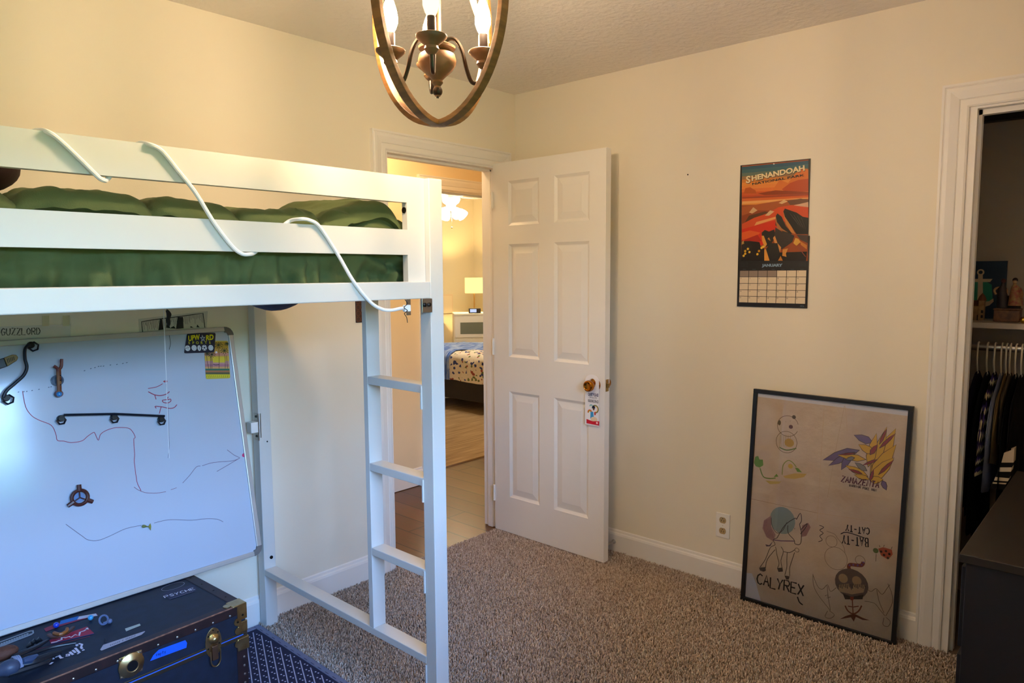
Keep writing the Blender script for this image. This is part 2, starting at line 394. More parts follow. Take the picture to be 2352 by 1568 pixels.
# window in the wall behind the camera: double-hung sash, unseen left half added for more daylight, lawn outside
wf = MB()
for x0, x1, z0, z1 in ((WX0, WX1, WZ0, WZ0+0.04), (WX0, WX1, WZ1-0.04, WZ1), (WX0, WX0+0.04, WZ0, WZ1), (WX1-0.04, WX1, WZ0, WZ1), (-2.565, -2.485, WZ0, WZ1), (WX0, WX1, 1.505, 1.55)):
    wf.box(x0, x1, -3.085, -3.04, z0, z1)
win = struct('window_1', wf, TRIM)
struct('pane', MB().box(WX0+0.03, WX1-0.03, -3.066, -3.062, WZ0+0.03, WZ1-0.03), glass_mat('window_glass'), parent=win)
struct('sill', MB().box(WX0-0.05, WX1+0.05, -3.05, -2.96, WZ0-0.025, WZ0), TRIM, parent=win)
struct('lawn', MB().box(-30, 30, -40, -3.13, -0.6, -0.5), mat('lawn_grass', '4f7a34', 0.9, var=(3, '3c6228')))

hd = MB()
def hedge_fn(u, v):
    x = -32+64*u; a = PI*v
    top = 2.95+0.35*noise.noise((x*0.35, 1.0, 0))+0.2*noise.noise((x*1.1, 4.0, 0))
    b = 0.35*noise.noise((x*0.9, v*5, 2.0))+0.15*noise.noise((x*2.6, v*11, 5.0))
    return (x, -12.5-(1.2+b)*math.cos(a), -0.5+(top+0.5)*max(0.0, math.sin(a))**0.6+b*0.2*math.sin(a))
hd.grid(hedge_fn, 260, 26)
hd.build('hedge', mat('hedge_leaves', '3d5a24', 0.9, var=(2.2, '6f8a3c')), smooth=True, label='tall green hedge across the lawn outside the window', cat='hedge')
# carpet pile: thousands of leaning tufts, one object
def carpet(x0, x1, y0, y1, sp, skip):
    nx, ny = int((x1-x0)/sp), int((y1-y0)/sp)
    gx, gy = np.meshgrid(np.arange(nx), np.arange(ny)); n = nx*ny
    bx = x0+(gx.ravel()+rng.uniform(0, 1, n))*sp; by = y0+(gy.ravel()+rng.uniform(0, 1, n))*sp
    keep = np.ones(n, bool)
    for a, b, c, d in skip: keep &= ~((bx > a) & (bx < b) & (by > c) & (by < d))
    bx, by = bx[keep], by[keep]; n = len(bx)
    hgt = rng.uniform(0.009, 0.017, n); r = rng.uniform(0.0021, 0.0036, n); az = rng.uniform(0, 2*PI, n); ln = rng.uniform(0.001, 0.009, n)
    V = np.zeros((n, 7, 3), np.float32); a0 = rng.uniform(0, 2*PI, n)
    for k in range(3):
        w = a0+2*PI*k/3
        V[:, k, 0] = bx+r*np.cos(w); V[:, k, 1] = by+r*np.sin(w); V[:, k, 2] = -0.001
        w2 = w+0.7
        V[:, 3+k, 0] = bx+0.95*r*np.cos(w2)+0.55*ln*np.cos(az); V[:, 3+k, 1] = by+0.95*r*np.sin(w2)+0.55*ln*np.sin(az); V[:, 3+k, 2] = 0.65*hgt
    V[:, 6, 0] = bx+ln*np.cos(az); V[:, 6, 1] = by+ln*np.sin(az); V[:, 6, 2] = hgt
    tri = np.array([[0, 1, 4], [0, 4, 3], [1, 2, 5], [1, 5, 4], [2, 0, 3], [2, 3, 5], [3, 4, 6], [4, 5, 6], [5, 3, 6]], np.int32)
    T = (tri[None]+(np.arange(n)*7)[:, None, None]).reshape(-1, 3)
    me = bpy.data.meshes.new('carpet_pile'); me.vertices.add(n*7); me.vertices.foreach_set('co', V.ravel())
    nf = len(T); me.loops.add(nf*3); me.polygons.add(nf)
    me.loops.foreach_set('vertex_index', T.ravel()); me.polygons.foreach_set('loop_start', np.arange(nf, dtype=np.int32)*3)
    me.update(calc_edges=True)
    at = me.color_attributes.new('ink', 'FLOAT_COLOR', 'POINT')
    c1, c2, c3 = (np.array(lin(h)) for h in ('c2ae9f', 'a08c7d', 'd6c7ba'))
    u = rng.uniform(0, 1, n)[:, None]; col = np.where(u < 0.25, c2, np.where(u < 0.75, c1, c3))*rng.uniform(0.85, 1.1, n)[:, None]
    B = np.ones((n, 7, 4), np.float32); B[:, :, :3] = col[:, None, :]
    at.data.foreach_set('color', B.ravel())
    o = bpy.data.objects.new('carpet_pile', me); C.objects.link(o)
    me.materials.append(vcol_mat('carpet_yarn', 0.95, 0.1))
    tag(o, 'beige and brown speckled shag carpet pile across the bedroom floor', 'carpet', kind='stuff')
carpet(-3.0, -0.012, -3.0, 0.0, 0.0058, [(-3.0, -1.641, -1.62, 0.0), (-1.03, -0.05, -2.95, -2.39), (-3.0, -2.4, -3.0, -1.6)])

# ================================================================== DOOR
dX, dT = -0.189, 0.040           # face toward the room, thickness
door = bpy.data.objects.new('door_1', None); C.objects.link(door); door.location = (dX, -0.004, 0.012); door.matrix_basis = Matrix.Translation(door.location); door['kind'] = 'structure'
tag(door, 'white six panel door standing open against the right wall', 'door')
PAN = [(-0.331, -0.117, 1.707, 1.941), (-0.650, -0.431, 1.707, 1.941), (-0.331, -0.117, 1.001, 1.608), (-0.650, -0.431, 1.001, 1.608), (-0.331, -0.108, 0.217, 0.811), (-0.648, -0.428, 0.217, 0.811)]
mb = MB(); y0, y1, z0, z1 = -0.746, -0.004, 0.013, 2.042
ys = sorted({y0, y1, -0.331, -0.117, -0.650, -0.431})
# slab built as stiles and rails, panels recessed on both faces
mb.box(dX, dX+dT, -0.117, y1, z0, z1).box(dX, dX+dT, y0, -0.650, z0, z1).box(dX, dX+dT, -0.431, -0.331, z0, z1)
for a, b in ((-0.331, -0.117), (-0.650, -0.431)):
    for lo, hi in ((z0, 0.217), (0.811, 1.001), (1.608, 1.707), (1.941, z1)): mb.box(dX, dX+dT, a, b, lo, hi)
mb.build('door_slab', DOORM, door)
for a, b, lo, hi in PAN:
    p = MB(); a, b = (-0.331, -0.117) if b > -0.2 else (-0.650, -0.431)
    for side in (0, 1):
        xs = lambda d: (dX+d) if side == 0 else (dX+dT-d)
        lev = [(0.0, 0.001), (0.014, 0.009), (0.018, 0.009), (0.050, 0.003)]
        vs = []
        for ins, dep in lev:
            vs += [(xs(dep), a+ins, lo+ins), (xs(dep), b-ins, lo+ins), (xs(dep), b-ins, hi-ins), (xs(dep), a+ins, hi-ins)]
        fs = [(4*i+k, 4*i+(k+1) % 4, 4*(i+1)+(k+1) % 4, 4*(i+1)+k) for i in range(3) for k in range(4)]+[(12, 13, 14, 15)]
        p.add(vs, fs)
    p.build('raised_panel', DOORM, door)
kz, ky = 0.905, -0.688
for sgn, xb in ((-1, dX), (1, dX+dT)):
    kb = MB().lathe([(0.033, 0.0), (0.033, 0.003), (0.029, 0.008), (0.014, 0.011), (0.011, 0.018), (0.012, 0.028), (0.020, 0.034), (0.027, 0.042), (0.0285, 0.052), (0.026, 0.062), (0.021, 0.065), (0.017, 0.062), (0.006, 0.0605)], (xb, ky, kz), (sgn, 0, 0), 28)
    kb.build('door_knob', BRONZE, door, smooth=True, label='round antique brass door knob')
MB().box(dX+0.008, dX+0.032, y0-0.0015, y0+0.002, kz-0.03, kz+0.03).box(dX+0.013, dX+0.026, y0-0.011, y0, kz-0.011, kz+0.011).build('latch', BRASS, door, bevel=0.001)
for hz in (0.22, 1.05, 1.85):
    MB().lathe([(0.006, -0.045), (0.006, 0.045)], (dX-0.003, 0.0, hz), (0, 0, 1), 12).build('hinge', DOORM, door, smooth=True)

# reading-space hanger on the knob
hg = thing('door_hanger', 'white paper door hanger with rainbow print hung on the brass knob', 'door hanger', (dX-0.03, ky, 0.70))
a = at_x(1347.5, 900, dX-0.006); b = at_x(1378, 975, dX-0.006)
hx = dX-0.014
y_l, y_r, z_b, z_t = -0.640, -0.722, 0.703, 0.873
card = MB()
yc = (y_l+y_r)/2
outer = [(hx, y_l, z_b), (hx, y_r, z_b), (hx, y_r, 0.925)] + [(hx, yc-0.041*math.cos(t), 0.925+0.041*math.sin(t)) for t in np.linspace(0, PI, 13)][1:]
# sheet with a round hole for the knob neck: two halves
hole = [(yc+0.0+0.022*math.cos(t), 0.915+0.022*math.sin(t)) for t in np.linspace(-PI/2, PI/2, 9)]
top = [(yc+0.041*math.cos(t), 0.925+0.031*math.sin(t)) for t in np.linspace(PI/2, 0, 9)]
right = [(hx, yc, z_b)] + [(hx, p, q) for p, q in hole] + [(hx, p, q) for p, q in top] + [(hx, yc+0.041, z_b)]
left = [(hx, 2*yc-p[1], p[2]) for p in right]
card.prism(right, (-0.0012, 0, 0)).prism(left, (-0.0012, 0, 0))
card.build('card', mat('hanger_card', 'f3f1f2', 0.5), hg)
D = Decal((hx-0.0013, 0, 0), (0, -1, 0), (0, 0, 1)).zoom(1320, 850, 11.2)
D.text('QUIET PLEASE', (478, 632), 0.020, '2e3561', fit=0.062, bold=0.0006)
D.text("- I'M IN MY -", (478, 712), 0.014, '4a4458', fit=0.058)
D.text('READING SPACE', (478, 800), 0.019, '3a3848', fit=0.062, bold=0.0004)
for i, cc in enumerate(('4f6e1e', 'd9a86a', 'f0ddc0')): D.ring((530, 1000), 0.019-0.0035*i, 0.0036, cc, a0=-PI*0.55, a1=PI*0.95)
for i, cc in enumerate(('d9482a', 'e59a2c', '6d9a3c')): D.ring((392, 1080), 0.0125-0.003*i, 0.003, cc, a0=-0.1*PI, a1=PI*1.1)
for i, cc in enumerate(('7fc3cf', '9ad0c0')): D.ring((428, 930), 0.009-0.003*i, 0.003, cc, a0=0, a1=PI)
D.circle((490, 955), 0.0088, '151a36'); D.circle((492, 1005), 0.0052, '8a5a40')
D.poly([(410, 1070), (480, 1065), (498, 1240), (405, 1240)], '3f9fd6'); D.poly([(505, 1080), (540, 1070), (545, 1150), (515, 1160)], 'd23b2e')
D.circle((500, 1262), 0.0125, 'ead2ae', sx=1.6)
D.poly([(308, 1250), (470, 1310), (638, 1310), (634, 1425), (308, 1360)], 'cf1f33'); D.circle((578, 1355), 0.0052, 'efd9dc')
D.build('printed_design', hg)

# ================================================================== LOFT BED
bed = thing('loft_bed', 'white metal loft bed with end ladder standing along the left wall', 'bed', (-2.62, -0.57, 0))
PX0, PX1 = -1.632, -1.580; LX0, LX1 = -3.66, -3.608; FY0, FY1 = -1.119, -1.071; BY0, BY1 = -0.070, -0.020
for x0, x1 in ((PX0, PX1), (LX0, LX1)):
    for y0_, y1_ in ((FY0, FY1), (BY0, BY1)):
        MB().box(x0, x1, y0_, y1_, 0.0, 1.731 if y0_ == FY0 else 1.69).build('post', WHITE_METAL, bed, bevel=0.0025)
MB().box(LX1, PX0, FY0, FY1-0.004, 1.381, 1.431).build('side_rail', WHITE_METAL, bed, bevel=0.0025)
MB().box(LX1, PX0, BY0, BY1, 1.381, 1.431).build('side_rail', WHITE_METAL, bed, bevel=0.0025)
gy0, gy1 = -1.099, -1.077
g = MB().box(LX1, PX0-0.001, gy0, gy1, 1.657, 1.7315).box(LX1, PX0-0.001, gy0, gy1, 1.508, 1.580).box(-1.699, PX0-0.001, gy0, gy1, 1.431, 1.508).box(-1.699, PX0-0.001, gy0, gy1, 1.580, 1.657)
g.box(LX1, LX1+0.067, gy0, gy1, 1.431, 1.508).box(LX1, LX1+0.067, gy0, gy1, 1.580, 1.657)
g.build('guard_rail', WHITE_METAL, bed)
for z in (1.395,): MB().box(PX0, PX1, FY1, BY0, z-0.014, z+0.036).build('end_rail', WHITE_METAL, bed, bevel=0.002)
MB().box(LX0, LX1, FY1, BY0, 1.381, 1.431).box(LX0, LX1, FY1, BY0, 1.66, 1.731).box(LX0, LX1, FY1, BY0, 1.51, 1.58).build('end_rail', WHITE_METAL, bed, bevel=0.002)
for x0, x1 in ((PX0, PX1), (LX0, LX1)):
    MB().box(x0, x1, FY1, BY0, 0.227, 0.252).build('bottom_rail', WHITE_METAL, bed, bevel=0.002)
MB().box(PX0, PX1, -0.800, -0.777, 0.252, 1.381).build('ladder_stile', WHITE_METAL, bed, bevel=0.0015)
for z in (0.536, 0.827, 1.118):
    MB().box(PX0, PX1, FY1, -0.800, z-0.026, z).build('ladder_rung', WHITE_METAL, bed, bevel=0.002)
    MB().box(PX0-0.004, PX0+0.006, FY1-0.002, FY1+0.003, z-0.075, z-0.004).build('rung_bracket', WHITE_METAL, bed)
MB().box(PX0-0.004, PX0+0.006, FY1-0.002, FY1+0.003, 0.15, 0.225).build('rung_bracket', WHITE_METAL, bed)
for i in range(9):
    x = -3.45+i*0.215
    MB().box(x, x+0.07, FY1, BY0, 1.385, 1.403).build('slat', WHITE_METAL, bed)
# corner bracket with two bolts under the side rail, rail-end bracket with hole
bk = MB().box(-1.668, PX0+0.004, FY0-0.003, FY0, 1.340, 1.381).build('corner_bracket', STEEL, bed, bevel=0.001)
for bx in (-1.659, -1.642): MB().lathe([(0.0062, 0), (0.0062, 0.004), (0.003, 0.006)], (bx, FY0-0.003, 1.363), (0, -1, 0), 12).build('bolt', DARKSTEEL, bk, smooth=True)
eb = MB().box(-1.724, -1.710, FY0-0.002, FY0+0.001, 1.335, 1.381).build('rail_bracket', STEEL, bed)
MB().lathe([(0.005, 0), (0.005, 0.003)], (-1.689, gy0+0.012, 1.636), (-1, 0, 0), 10).lathe([(0.009, 0), (0.009, 0.002)], (-1.699, gy0+0.012, 1.636), (-1, 0, 0), 12).build('bolt', DARKSTEEL, bed, smooth=True)
MB().lathe([(0.007, 0), (0.007, 0.003)], (-1.600, BY0, 0.295), (0, -1, 0), 12).build('bolt', DARKSTEEL, bed, smooth=True)
MB().lathe([(0.003, 0), (0.003, 0.002)], (-1.598, BY0, 0.78), (0, -1, 0), 10).build('bolt', DARKSTEEL, bed)
hp = MB().box(-1.626, -1.622, BY0-0.002, BY0+0.04, 0.80, 0.90).box(PX0-0.005, PX0, BY0-0.004, BY0+0.03, 0.79, 0.90).build('hook_plate', STEEL, bed, bevel=0.001)
MB().box(PX0-0.035, PX0-0.005, BY0-0.006, BY0+0.03, 0.825, 0.868).build('hook_pad', PLASTIC_W, hp, bevel=0.002)
for z in (0.808, 0.888): MB().lathe([(0.005, 0), (0.004, 0.004)], (PX0-0.005, BY0+0.008, z), (-1, 0, 0), 10).build('screw', DARKSTEEL, hp)

# mattress on the slats and the green comforter over it (things that lie on the bed)
mt = MB()
def mattress_fn(u, v):
    x = -3.59+u*1.935; y = -1.010+v*0.93
    sag = 0.0
    for cx, cy, r, d in ((-1.775, -0.48, 0.14, 0.075), (-1.66, -0.62, 0.07, 0.022), (-2.15, -0.5, 0.12, 0.03)):
        q = ((x-cx)**2+(y-cy)**2)/r**2
        if q < 1: sag = max(sag, d*(1-q))
    return (x, y, 1.405-sag)
mt.grid(mattress_fn, 90, 40)
mt.grid(lambda u, v: (-3.59+u*1.935, -1.010+v*0.93, 1.55), 2, 2)
for a, b in (((-3.59, -1.01), (-1.655, -1.01)), ((-1.655, -1.01), (-1.655, -0.08)), ((-1.655, -0.08), (-3.59, -0.08)), ((-3.59, -0.08), (-3.59, -1.01))):
    mt.add([(*a, 1.405), (*b, 1.405), (*b, 1.55), (*a, 1.55)], [(0, 1, 2, 3)])
mt.build('mattress', mat('navy_ticking', '27304f', 0.85, var=(40, '1c2440')), smooth=False, label='navy mattress sagging through the slats of the white loft bed', cat='mattress')
seams = [-1.683, -1.945, -2.176, -2.38, -2.634, -2.88, -3.13, -3.38]
def comforter_fn(u, v):
    x = -3.595+u*(1.955)
    # cross-section: v 0..1 from front hem, up, over and down the back
    zt = 1.632 + 0.006*math.sin(x*7) + (0.036*math.exp(-((x+1.765)/0.085)**2)) - 0.012*math.exp(-((x+1.93)/0.05)**2)
    e = max(0.0, 1-abs((x+2.62)/0.975)**18)     # rounded ends
    if x > -1.72: zt -= 0.10*((x+1.72)/0.085)**2*0.5
    if v < 0.34:
        t = v/0.34; z = 1.418+(zt-0.055-1.418)*t; y = -1.047-0.012*math.sin(PI*t)-0.004
    elif v < 0.50:
        t = (v-0.34)/0.16*PI/2; y = -1.012-0.050*math.cos(t)+0.0; z = zt-0.055+0.05*math.sin(t)
    elif v < 0.9:
        t = (v-0.5)/0.4; y = -1.012+0.9*t; z = zt-0.005+0.022*math.sin(PI*min(1, t*1.4))-0.02*t
    else:
        t = (v-0.9)/0.1; y = -0.112+0.03*t; z = zt-0.03-0.15*t
    # quilting seams and wrinkles
    q = min(abs(x-sx-(y+1.0)*0.12) for sx in seams)
    puff = min(1.0, q/0.05)
    if v >= 0.3: z -= 0.020*(1-puff)**2 + 0.006*max(0.0, 1-q/0.009)
    else: y += 0.006*(1-puff)**2
    w = noise.noise((x*9, y*9, z*14))*0.014 + noise.noise((x*24, y*8, z*26))*0.008 + noise.noise((x*50+y*22, y*12, z*40))*0.003
    if v < 0.34:
        k = math.sin(PI*v/0.34)
        gath = noise.noise((x*34, 3.1, z*10))*0.032*max(0, 1-v/0.24)
        y += (w+gath)*1.1 + k*noise.noise((x*5, 1.7, z*22))*0.018
        if x > -1.85: y += 0.014*math.sin((z*1.5+x*0.55)*75)*min(1, (x+1.85)/0.1)*k
        if v < 0.02: z += 0.004*noise.noise((x*20, 0, 0))
        y = max(y+0.006, -1.0735)
    else:
        z += w*0.8
        if -2.02 < x < -1.86: z += 0.004*math.sin((x*1.0+y*0.9)*95)
    return (x, y, z)
cf = MB().grid(comforter_fn, 460, 100).build('comforter', mat('olive_quilt', '465329', 0.85, var=(5, '4d5a31'), bump=(420, 0.3, 0.002)), smooth=True, label='olive green quilted comforter tucked over the loft bed mattress', cat='comforter')
so = cf.modifiers.new('thick', 'SOLIDIFY'); so.thickness = 0.006; so.offset = -1
pl = MB()
pc = at_y(8, 408, -0.55)
pl.ball((-2.575, -0.45, 1.728), 0.1, 24, 14, (0.9, 1.6, 0.62)).build('pillow', mat('dark_maroon_cloth', '2b1716', 0.85, bump=(60, 0.3, 0.004)), smooth=True, label='dark maroon cushion lying on the green comforter at the left frame edge', cat='pillow')

# white cable wound round the guard rails
f_ = lambda x, y, d=gy0-0.006: tuple(at_y(x, y, d))
P1 = [f_(60, 318, -1.070), f_(75, 303, -1.070), f_(92, 299, -1.083), f_(112, 304), f_(135, 320), f_(180, 362), f_(222, 403), f_(236, 413), f_(247, 411, -1.085)]
P1 += [f_(270, 380, -1.070), f_(300, 345, -1.070), f_(320, 329, -1.078), f_(345, 332), f_(372, 347), f_(410, 393), f_(450, 444), f_(490, 509), f_(530, 562), f_(552, 581), f_(570, 584), f_(587, 578, -1.085)]
P1 += [f_(615, 550, -1.0735), f_(640, 528, -1.072), f_(664, 508, -1.076), f_(690, 503), f_(712, 506), f_(735, 522), f_(775, 583), f_(812, 646, FY0-0.005), f_(850, 693, FY0-0.007), f_(878, 710, FY0-0.008), f_(900, 712, FY0-0.009), f_(920, 708, FY0-0.009), f_(930, 708, FY0-0.009)]
cb = thing('white_cable', 'white rope light cable wound around the guard rails of the bed', 'cable', (-2.2, -1.1, 1.38))
MB().tube(smooth_path(P1, 8), 0.0048, 8).build('cord', mat('white_vinyl', 'e9ebee', 0.4), cb, smooth=True)
pp = np.array(f_(934, 708, FY0-0.009))
MB().box(pp[0]-0.011, pp[0]+0.011, pp[1]-0.006, pp[1]+0.005, pp[2]-0.009, pp[2]+0.010).build('plug', mat('white_connector', 'e4ecf2', 0.3), cb, bevel=0.002)
tw = [f_(930, 688, FY0-0.006), f_(936, 697, FY0-0.018), f_(928, 706, FY0-0.018), f_(936, 713, FY0-0.018), f_(929, 720, FY0-0.012), f_(934, 729, FY0-0.008), f_(936, 741, FY0-0.008)]
MB().tube(smooth_path(tw, 5), 0.0011, 5).build('twist_tie', PLASTIC_K, cb, label='black thread tying the cable to the bed')

# hanging white string in front of the board
MB().tube([(*at_y(375.5, 705, -0.40),), (*at_y(378, 770, -0.40),), (*at_y(382, 870, -0.40),), (*at_y(388, 1040, -0.40),), (*at_y(389, 1052, -0.40),)], 0.0011, 5).build('string', mat('white_thread', 'dfe3ea', 0.6), label='thin white string hanging from the bed in front of the whiteboard', cat='string')
ft = thing('feather_charm', 'small dark charm hanging under the bed beside the white string', 'charm', at_y(386, 745, -0.30))
MB().tube([at_y(383, 708, -0.30), at_y(387, 722, -0.30)], 0.001, 5).build('cord', PLASTIC_K, ft)
MB().tube(smooth_path([at_y(383, 712, -0.30), at_y(388, 722, -0.30), at_y(386, 735, -0.30), at_y(389, 748, -0.30)], 4), [0.004, 0.005, 0.006, 0.007, 0.008, 0.007, 0.006, 0.006, 0.007, 0.007, 0.006, 0.004, 0.002], 6).build('tassel', mat('dark_feather', '2b2420', 0.8), ft, smooth=True)

# ================================================================== WHITEBOARD leaning on the wall, standing on the trunk
bt, bb_ = np.array([0, -0.019, 1.251]), np.array([0, -0.188, 0.373])
tv = (bt-bb_); Lb = np.linalg.norm(tv); tv = tv/Lb; bn = np.cross((1, 0, 0), tv)       # up the board, toward the room
BX0, BX1 = -2.92, -1.700
O = np.array([0, bb_[1], bb_[2]])
wb = thing('whiteboard', 'large framed whiteboard leaning on the left wall and standing on the trunk', 'whiteboard', (-2.31, bb_[1], bb_[2]))
def bp(x, t, d=0.0): return np.array([x, 0, 0]) + O + tv*t + bn*d
MB().obox(bp(BX0+0.006, 0.006, -0.012), (BX1-BX0-0.012, 0, 0), tv*(Lb-0.012), bn*0.010).build('panel', mat('whiteboard_enamel', 'b6c2d4', 0.13, spec=0.6), wb)
fr = mat('board_frame', 'c3c0bc', 0.35, 0.4)
for nm, x0, t0, dx, dt in (('f', BX0+0.03, 0, BX1-BX0-0.06, 0.018), ('f', BX0+0.03, Lb-0.018, BX1-BX0-0.06, 0.018), ('f', BX0, 0.03, 0.020, Lb-0.06), ('f', BX1-0.020, 0.03, 0.020, Lb-0.06)):
    m_ = MB().obox(bp(x0, t0, -0.014), (dx, 0, 0), tv*dt, bn*0.018)
    m_.build('frame_bar', fr, wb, bevel=0.003)
for cx, ct, sx, st in ((BX0, 0, 1, 1), (BX1, 0, -1, 1), (BX0, Lb, 1, -1), (BX1, Lb, -1, -1)):
    R0 = 0.034; poly = [bp(cx+sx*0.034, ct, -0.015)]
    for k in range(7):
        w = PI/2*k/6; poly.append(bp(cx+sx*R0*(1-math.sin(w)), ct+st*R0*(1-math.cos(w)), -0.015))
    poly = poly[1:] + [bp(cx+sx*0.021, ct+st*0.034, -0.015), bp(cx+sx*0.024, ct+st*0.024, -0.015), bp(cx+sx*0.034, ct+st*0.021, -0.015)]
    MB().prism(poly, bn*0.021).build('frame_corner', mat('grey_corner', '6d6b69', 0.45) if 'grey_corner' not in bpy.data.materials else bpy.data.materials['grey_corner'], wb)
surf = bp(0, 0, -0.0018)
D = Decal(surf, (1, 0, 0), tv, 0.00012).zoom(0, 680, 3.672)
RED = '9c2b4a'; BLK = '3c3f4e'
path = [(170, 720), (178, 690), (190, 800), (215, 930), (265, 1005), (330, 1045), (432, 1088), (470, 1160), (484, 1215), (540, 1222), (600, 1234), (690, 1220), (740, 1180), (785, 1150), (800, 1155), (829, 1215), (848, 1165), (900, 1130), (980, 1108), (1080, 1112), (1120, 1145), (1140, 1190), (1128, 1210), (1135, 1330), (1133, 1400), (1148, 1520), (1160, 1580), (1190, 1640)]
D.line(path[2:], 0.0020, RED, sm=4)
D.line([(1130, 1608), (1160, 1630), (1200, 1648), (1240, 1658), (1320, 1660), (1400, 1648)], 0.0017, '7d4a60', sm=3)
D.line([(1440, 1632), (1490, 1615)], 0.0015, '7d4a60'); D.line([(1540, 1575), (1600, 1510), (1655, 1440), (1690, 1432)], 0.0017, '6b5070', sm=3)
D.line([(1705, 1430), (1800, 1402), (1960, 1388), (2022, 1365)], 0.0017, '6b5070', sm=3); D.line([(1915, 1295), (1975, 1340), (2022, 1362)], 0.0017, '6b5070'); D.line([(2015, 1368), (1920, 1425), (1828, 1478)], 0.0017, '6b5070')
D.build('winding_arrow', wb, label='long faded red marker arrow')
D = Decal(surf, (1, 0, 0), tv, 0.00012).zoom(0, 680, 3.672); D.circle((2057, 1340), 0.0075, 'c2356d'); D.build('pink_dot', wb, label='pink marker dot')
D = Decal(surf, (1, 0, 0), tv, 0.00012).zoom(0, 680, 3.672)
D.line([(555, 1922), (600, 1955), (690, 2020), (745, 2055), (830, 2058), (930, 2020), (1060, 1960), (1190, 1932)], 0.0016, '5a5168', sm=4)
D.line([(1300, 1912), (1400, 1888), (1480, 1884), (1620, 1888), (1740, 1876), (1830, 1880), (1882, 1902)], 0.0016, '5a5168', sm=4)
D.build('wavy_line', wb, label='thin wavy marker line')
D = Decal(surf, (1, 0, 0), tv, 0.00012).zoom(0, 680, 3.672)
D.line([(1248, 778), (1320, 765), (1372, 738)], 0.0022, RED, sm=4); D.line([(1250, 805), (1300, 830), (1350, 838), (1400, 826), (1430, 804)], 0.0030, RED, sm=4); D.line([(1305, 832), (1316, 870)], 0.0026, RED)
D.line([(1418, 848), (1412, 872), (1438, 868), (1440, 885), (1415, 900), (1380, 895), (1370, 878), (1412, 872)], 0.0028, RED, sm=4)
D.line([(1318, 945), (1310, 928), (1370, 934), (1430, 946), (1470, 938), (1492, 914)], 0.0028, RED, sm=4); D.line([(1358, 935), (1343, 990)], 0.0026, RED)
D.poly([(1375, 718), (1392, 708), (1392, 730)], 'b01e2c'); D.circle((1404, 718), 0.0035, 'b01e2c')
D.build('red_writing', wb, label='sideways red marker word')
D = Decal(surf, (1, 0, 0), tv, 0.00012).zoom(0, 680, 3.672)
D.line([(1400, 740), (1412, 880), (1420, 1000), (1425, 1180), (1430, 1260), (1416, 1365)], 0.0011, '5b6274', sm=3)
D.build('pencil_line', wb, label='long thin grey line')
D = Decal(surf, (1, 0, 0), tv, 0.00012).zoom(0, 680, 3.672)
D.line([(1428, 318), (1434, 370), (1438, 395), (1432, 430), (1428, 450)], 0.0016, '2b2f35', sm=3)
D.build('dashed_line', wb, label='short dark dashes')
for dots in ([(712, 628), (765, 610), (800, 602), (830, 592), (850, 590), (872, 589), (930, 580), (985, 575), (1035, 567), (1068, 560)], [(155, 808), (200, 805), (225, 803)], [(270, 795), (328, 785)], [(410, 768), (430, 764)]):
    D = Decal(surf, (1, 0, 0), tv, 0.00012).zoom(0, 680, 3.672)
    for x, y in dots: D.line([(x-5, y+2), (x+7, y-2)], 0.0022, '4c5468')
    D.build('dotted_line', wb)
MAG_N = bn
def lift(px, py, d): return on_plane(px, py, surf, bn) + bn*d
def hexring(mb, px, py, r, rot=0.0, d=0.014):
    c = lift(px, py, d); e1 = np.array([1.0, 0, 0]); e2 = tv
    pts = [c+(e1*math.cos(rot+PI/3*k)+e2*math.sin(rot+PI/3*k))*r for k in range(6)]
    return mb.tube(pts, 0.0032, 6, closed=True)
BLKP = mat('navy_black_plastic', '141a26', 0.25)
# long straight track with three hexagon magnets
t1 = thing('magnet_track', 'long straight black marble track across the whiteboard with three hexagon magnets', 'toy track', lift(258, 968, 0))
MB().tube([lift(142, 953.5, 0.02), lift(258, 951, 0.02), lift(373, 956, 0.02)], 0.0042, 8).build('rail', BLKP, t1, smooth=True)
for px, py in ((138, 964), (260, 961), (368, 966)):
    q = MB().lathe([(0.011, 0), (0.011, 0.012), (0.009, 0.016)], lift(px, py-3, 0.001), bn, 12).build('magnet', DARKSTEEL, t1, smooth=True)
    hexring(MB(), px, py+2, 0.0125).build('hexagon_loop', BLKP, q, smooth=True)
t2 = thing('curved_track', 'S shaped black curved marble track at the upper left of the whiteboard', 'toy track', lift(45, 850, 0))
MB().tube(smooth_path([lift(64, 792, 0.02), lift(54, 803, 0.02), lift(53, 825, 0.022), lift(57, 845, 0.024), lift(50, 863, 0.024), lift(30, 882, 0.022), lift(12, 898, 0.02), lift(4, 913, 0.02)], 6), 0.0052, 8).build('rail', BLKP, t2, smooth=True)
for px, py in ((71, 795), (14, 916)):
    q = MB().lathe([(0.011, 0), (0.011, 0.012), (0.009, 0.016)], lift(px-2, py-2, 0.001), bn, 12).build('magnet', DARKSTEEL, t2, smooth=True)
    hexring(MB(), px+3, py+2, 0.0145, 0.3).build('hexagon_loop', BLKP, q, smooth=True)
t3 = thing('brush_magnet', 'black and tan pointed marker holder stuck at the left edge of the whiteboard', 'magnet', lift(10, 832, 0))
MB().prism([lift(-40, 848, 0.001), lift(-40, 838, 0.001), lift(5, 823, 0.001), lift(13, 843, 0.001), lift(-5, 849, 0.001)], bn*0.02).build('body', PLASTIC_K, t3, bevel=0.002)
tip = MB().prism([lift(6, 822.5, 0.001), lift(25, 815.5, 0.001), lift(35, 816, 0.001), lift(39, 822, 0.001), lift(36, 829, 0.001), lift(14, 843, 0.001)], bn*0.018).build('tip', mat('tan_plastic', '8a7342', 0.5), t3, bevel=0.003)
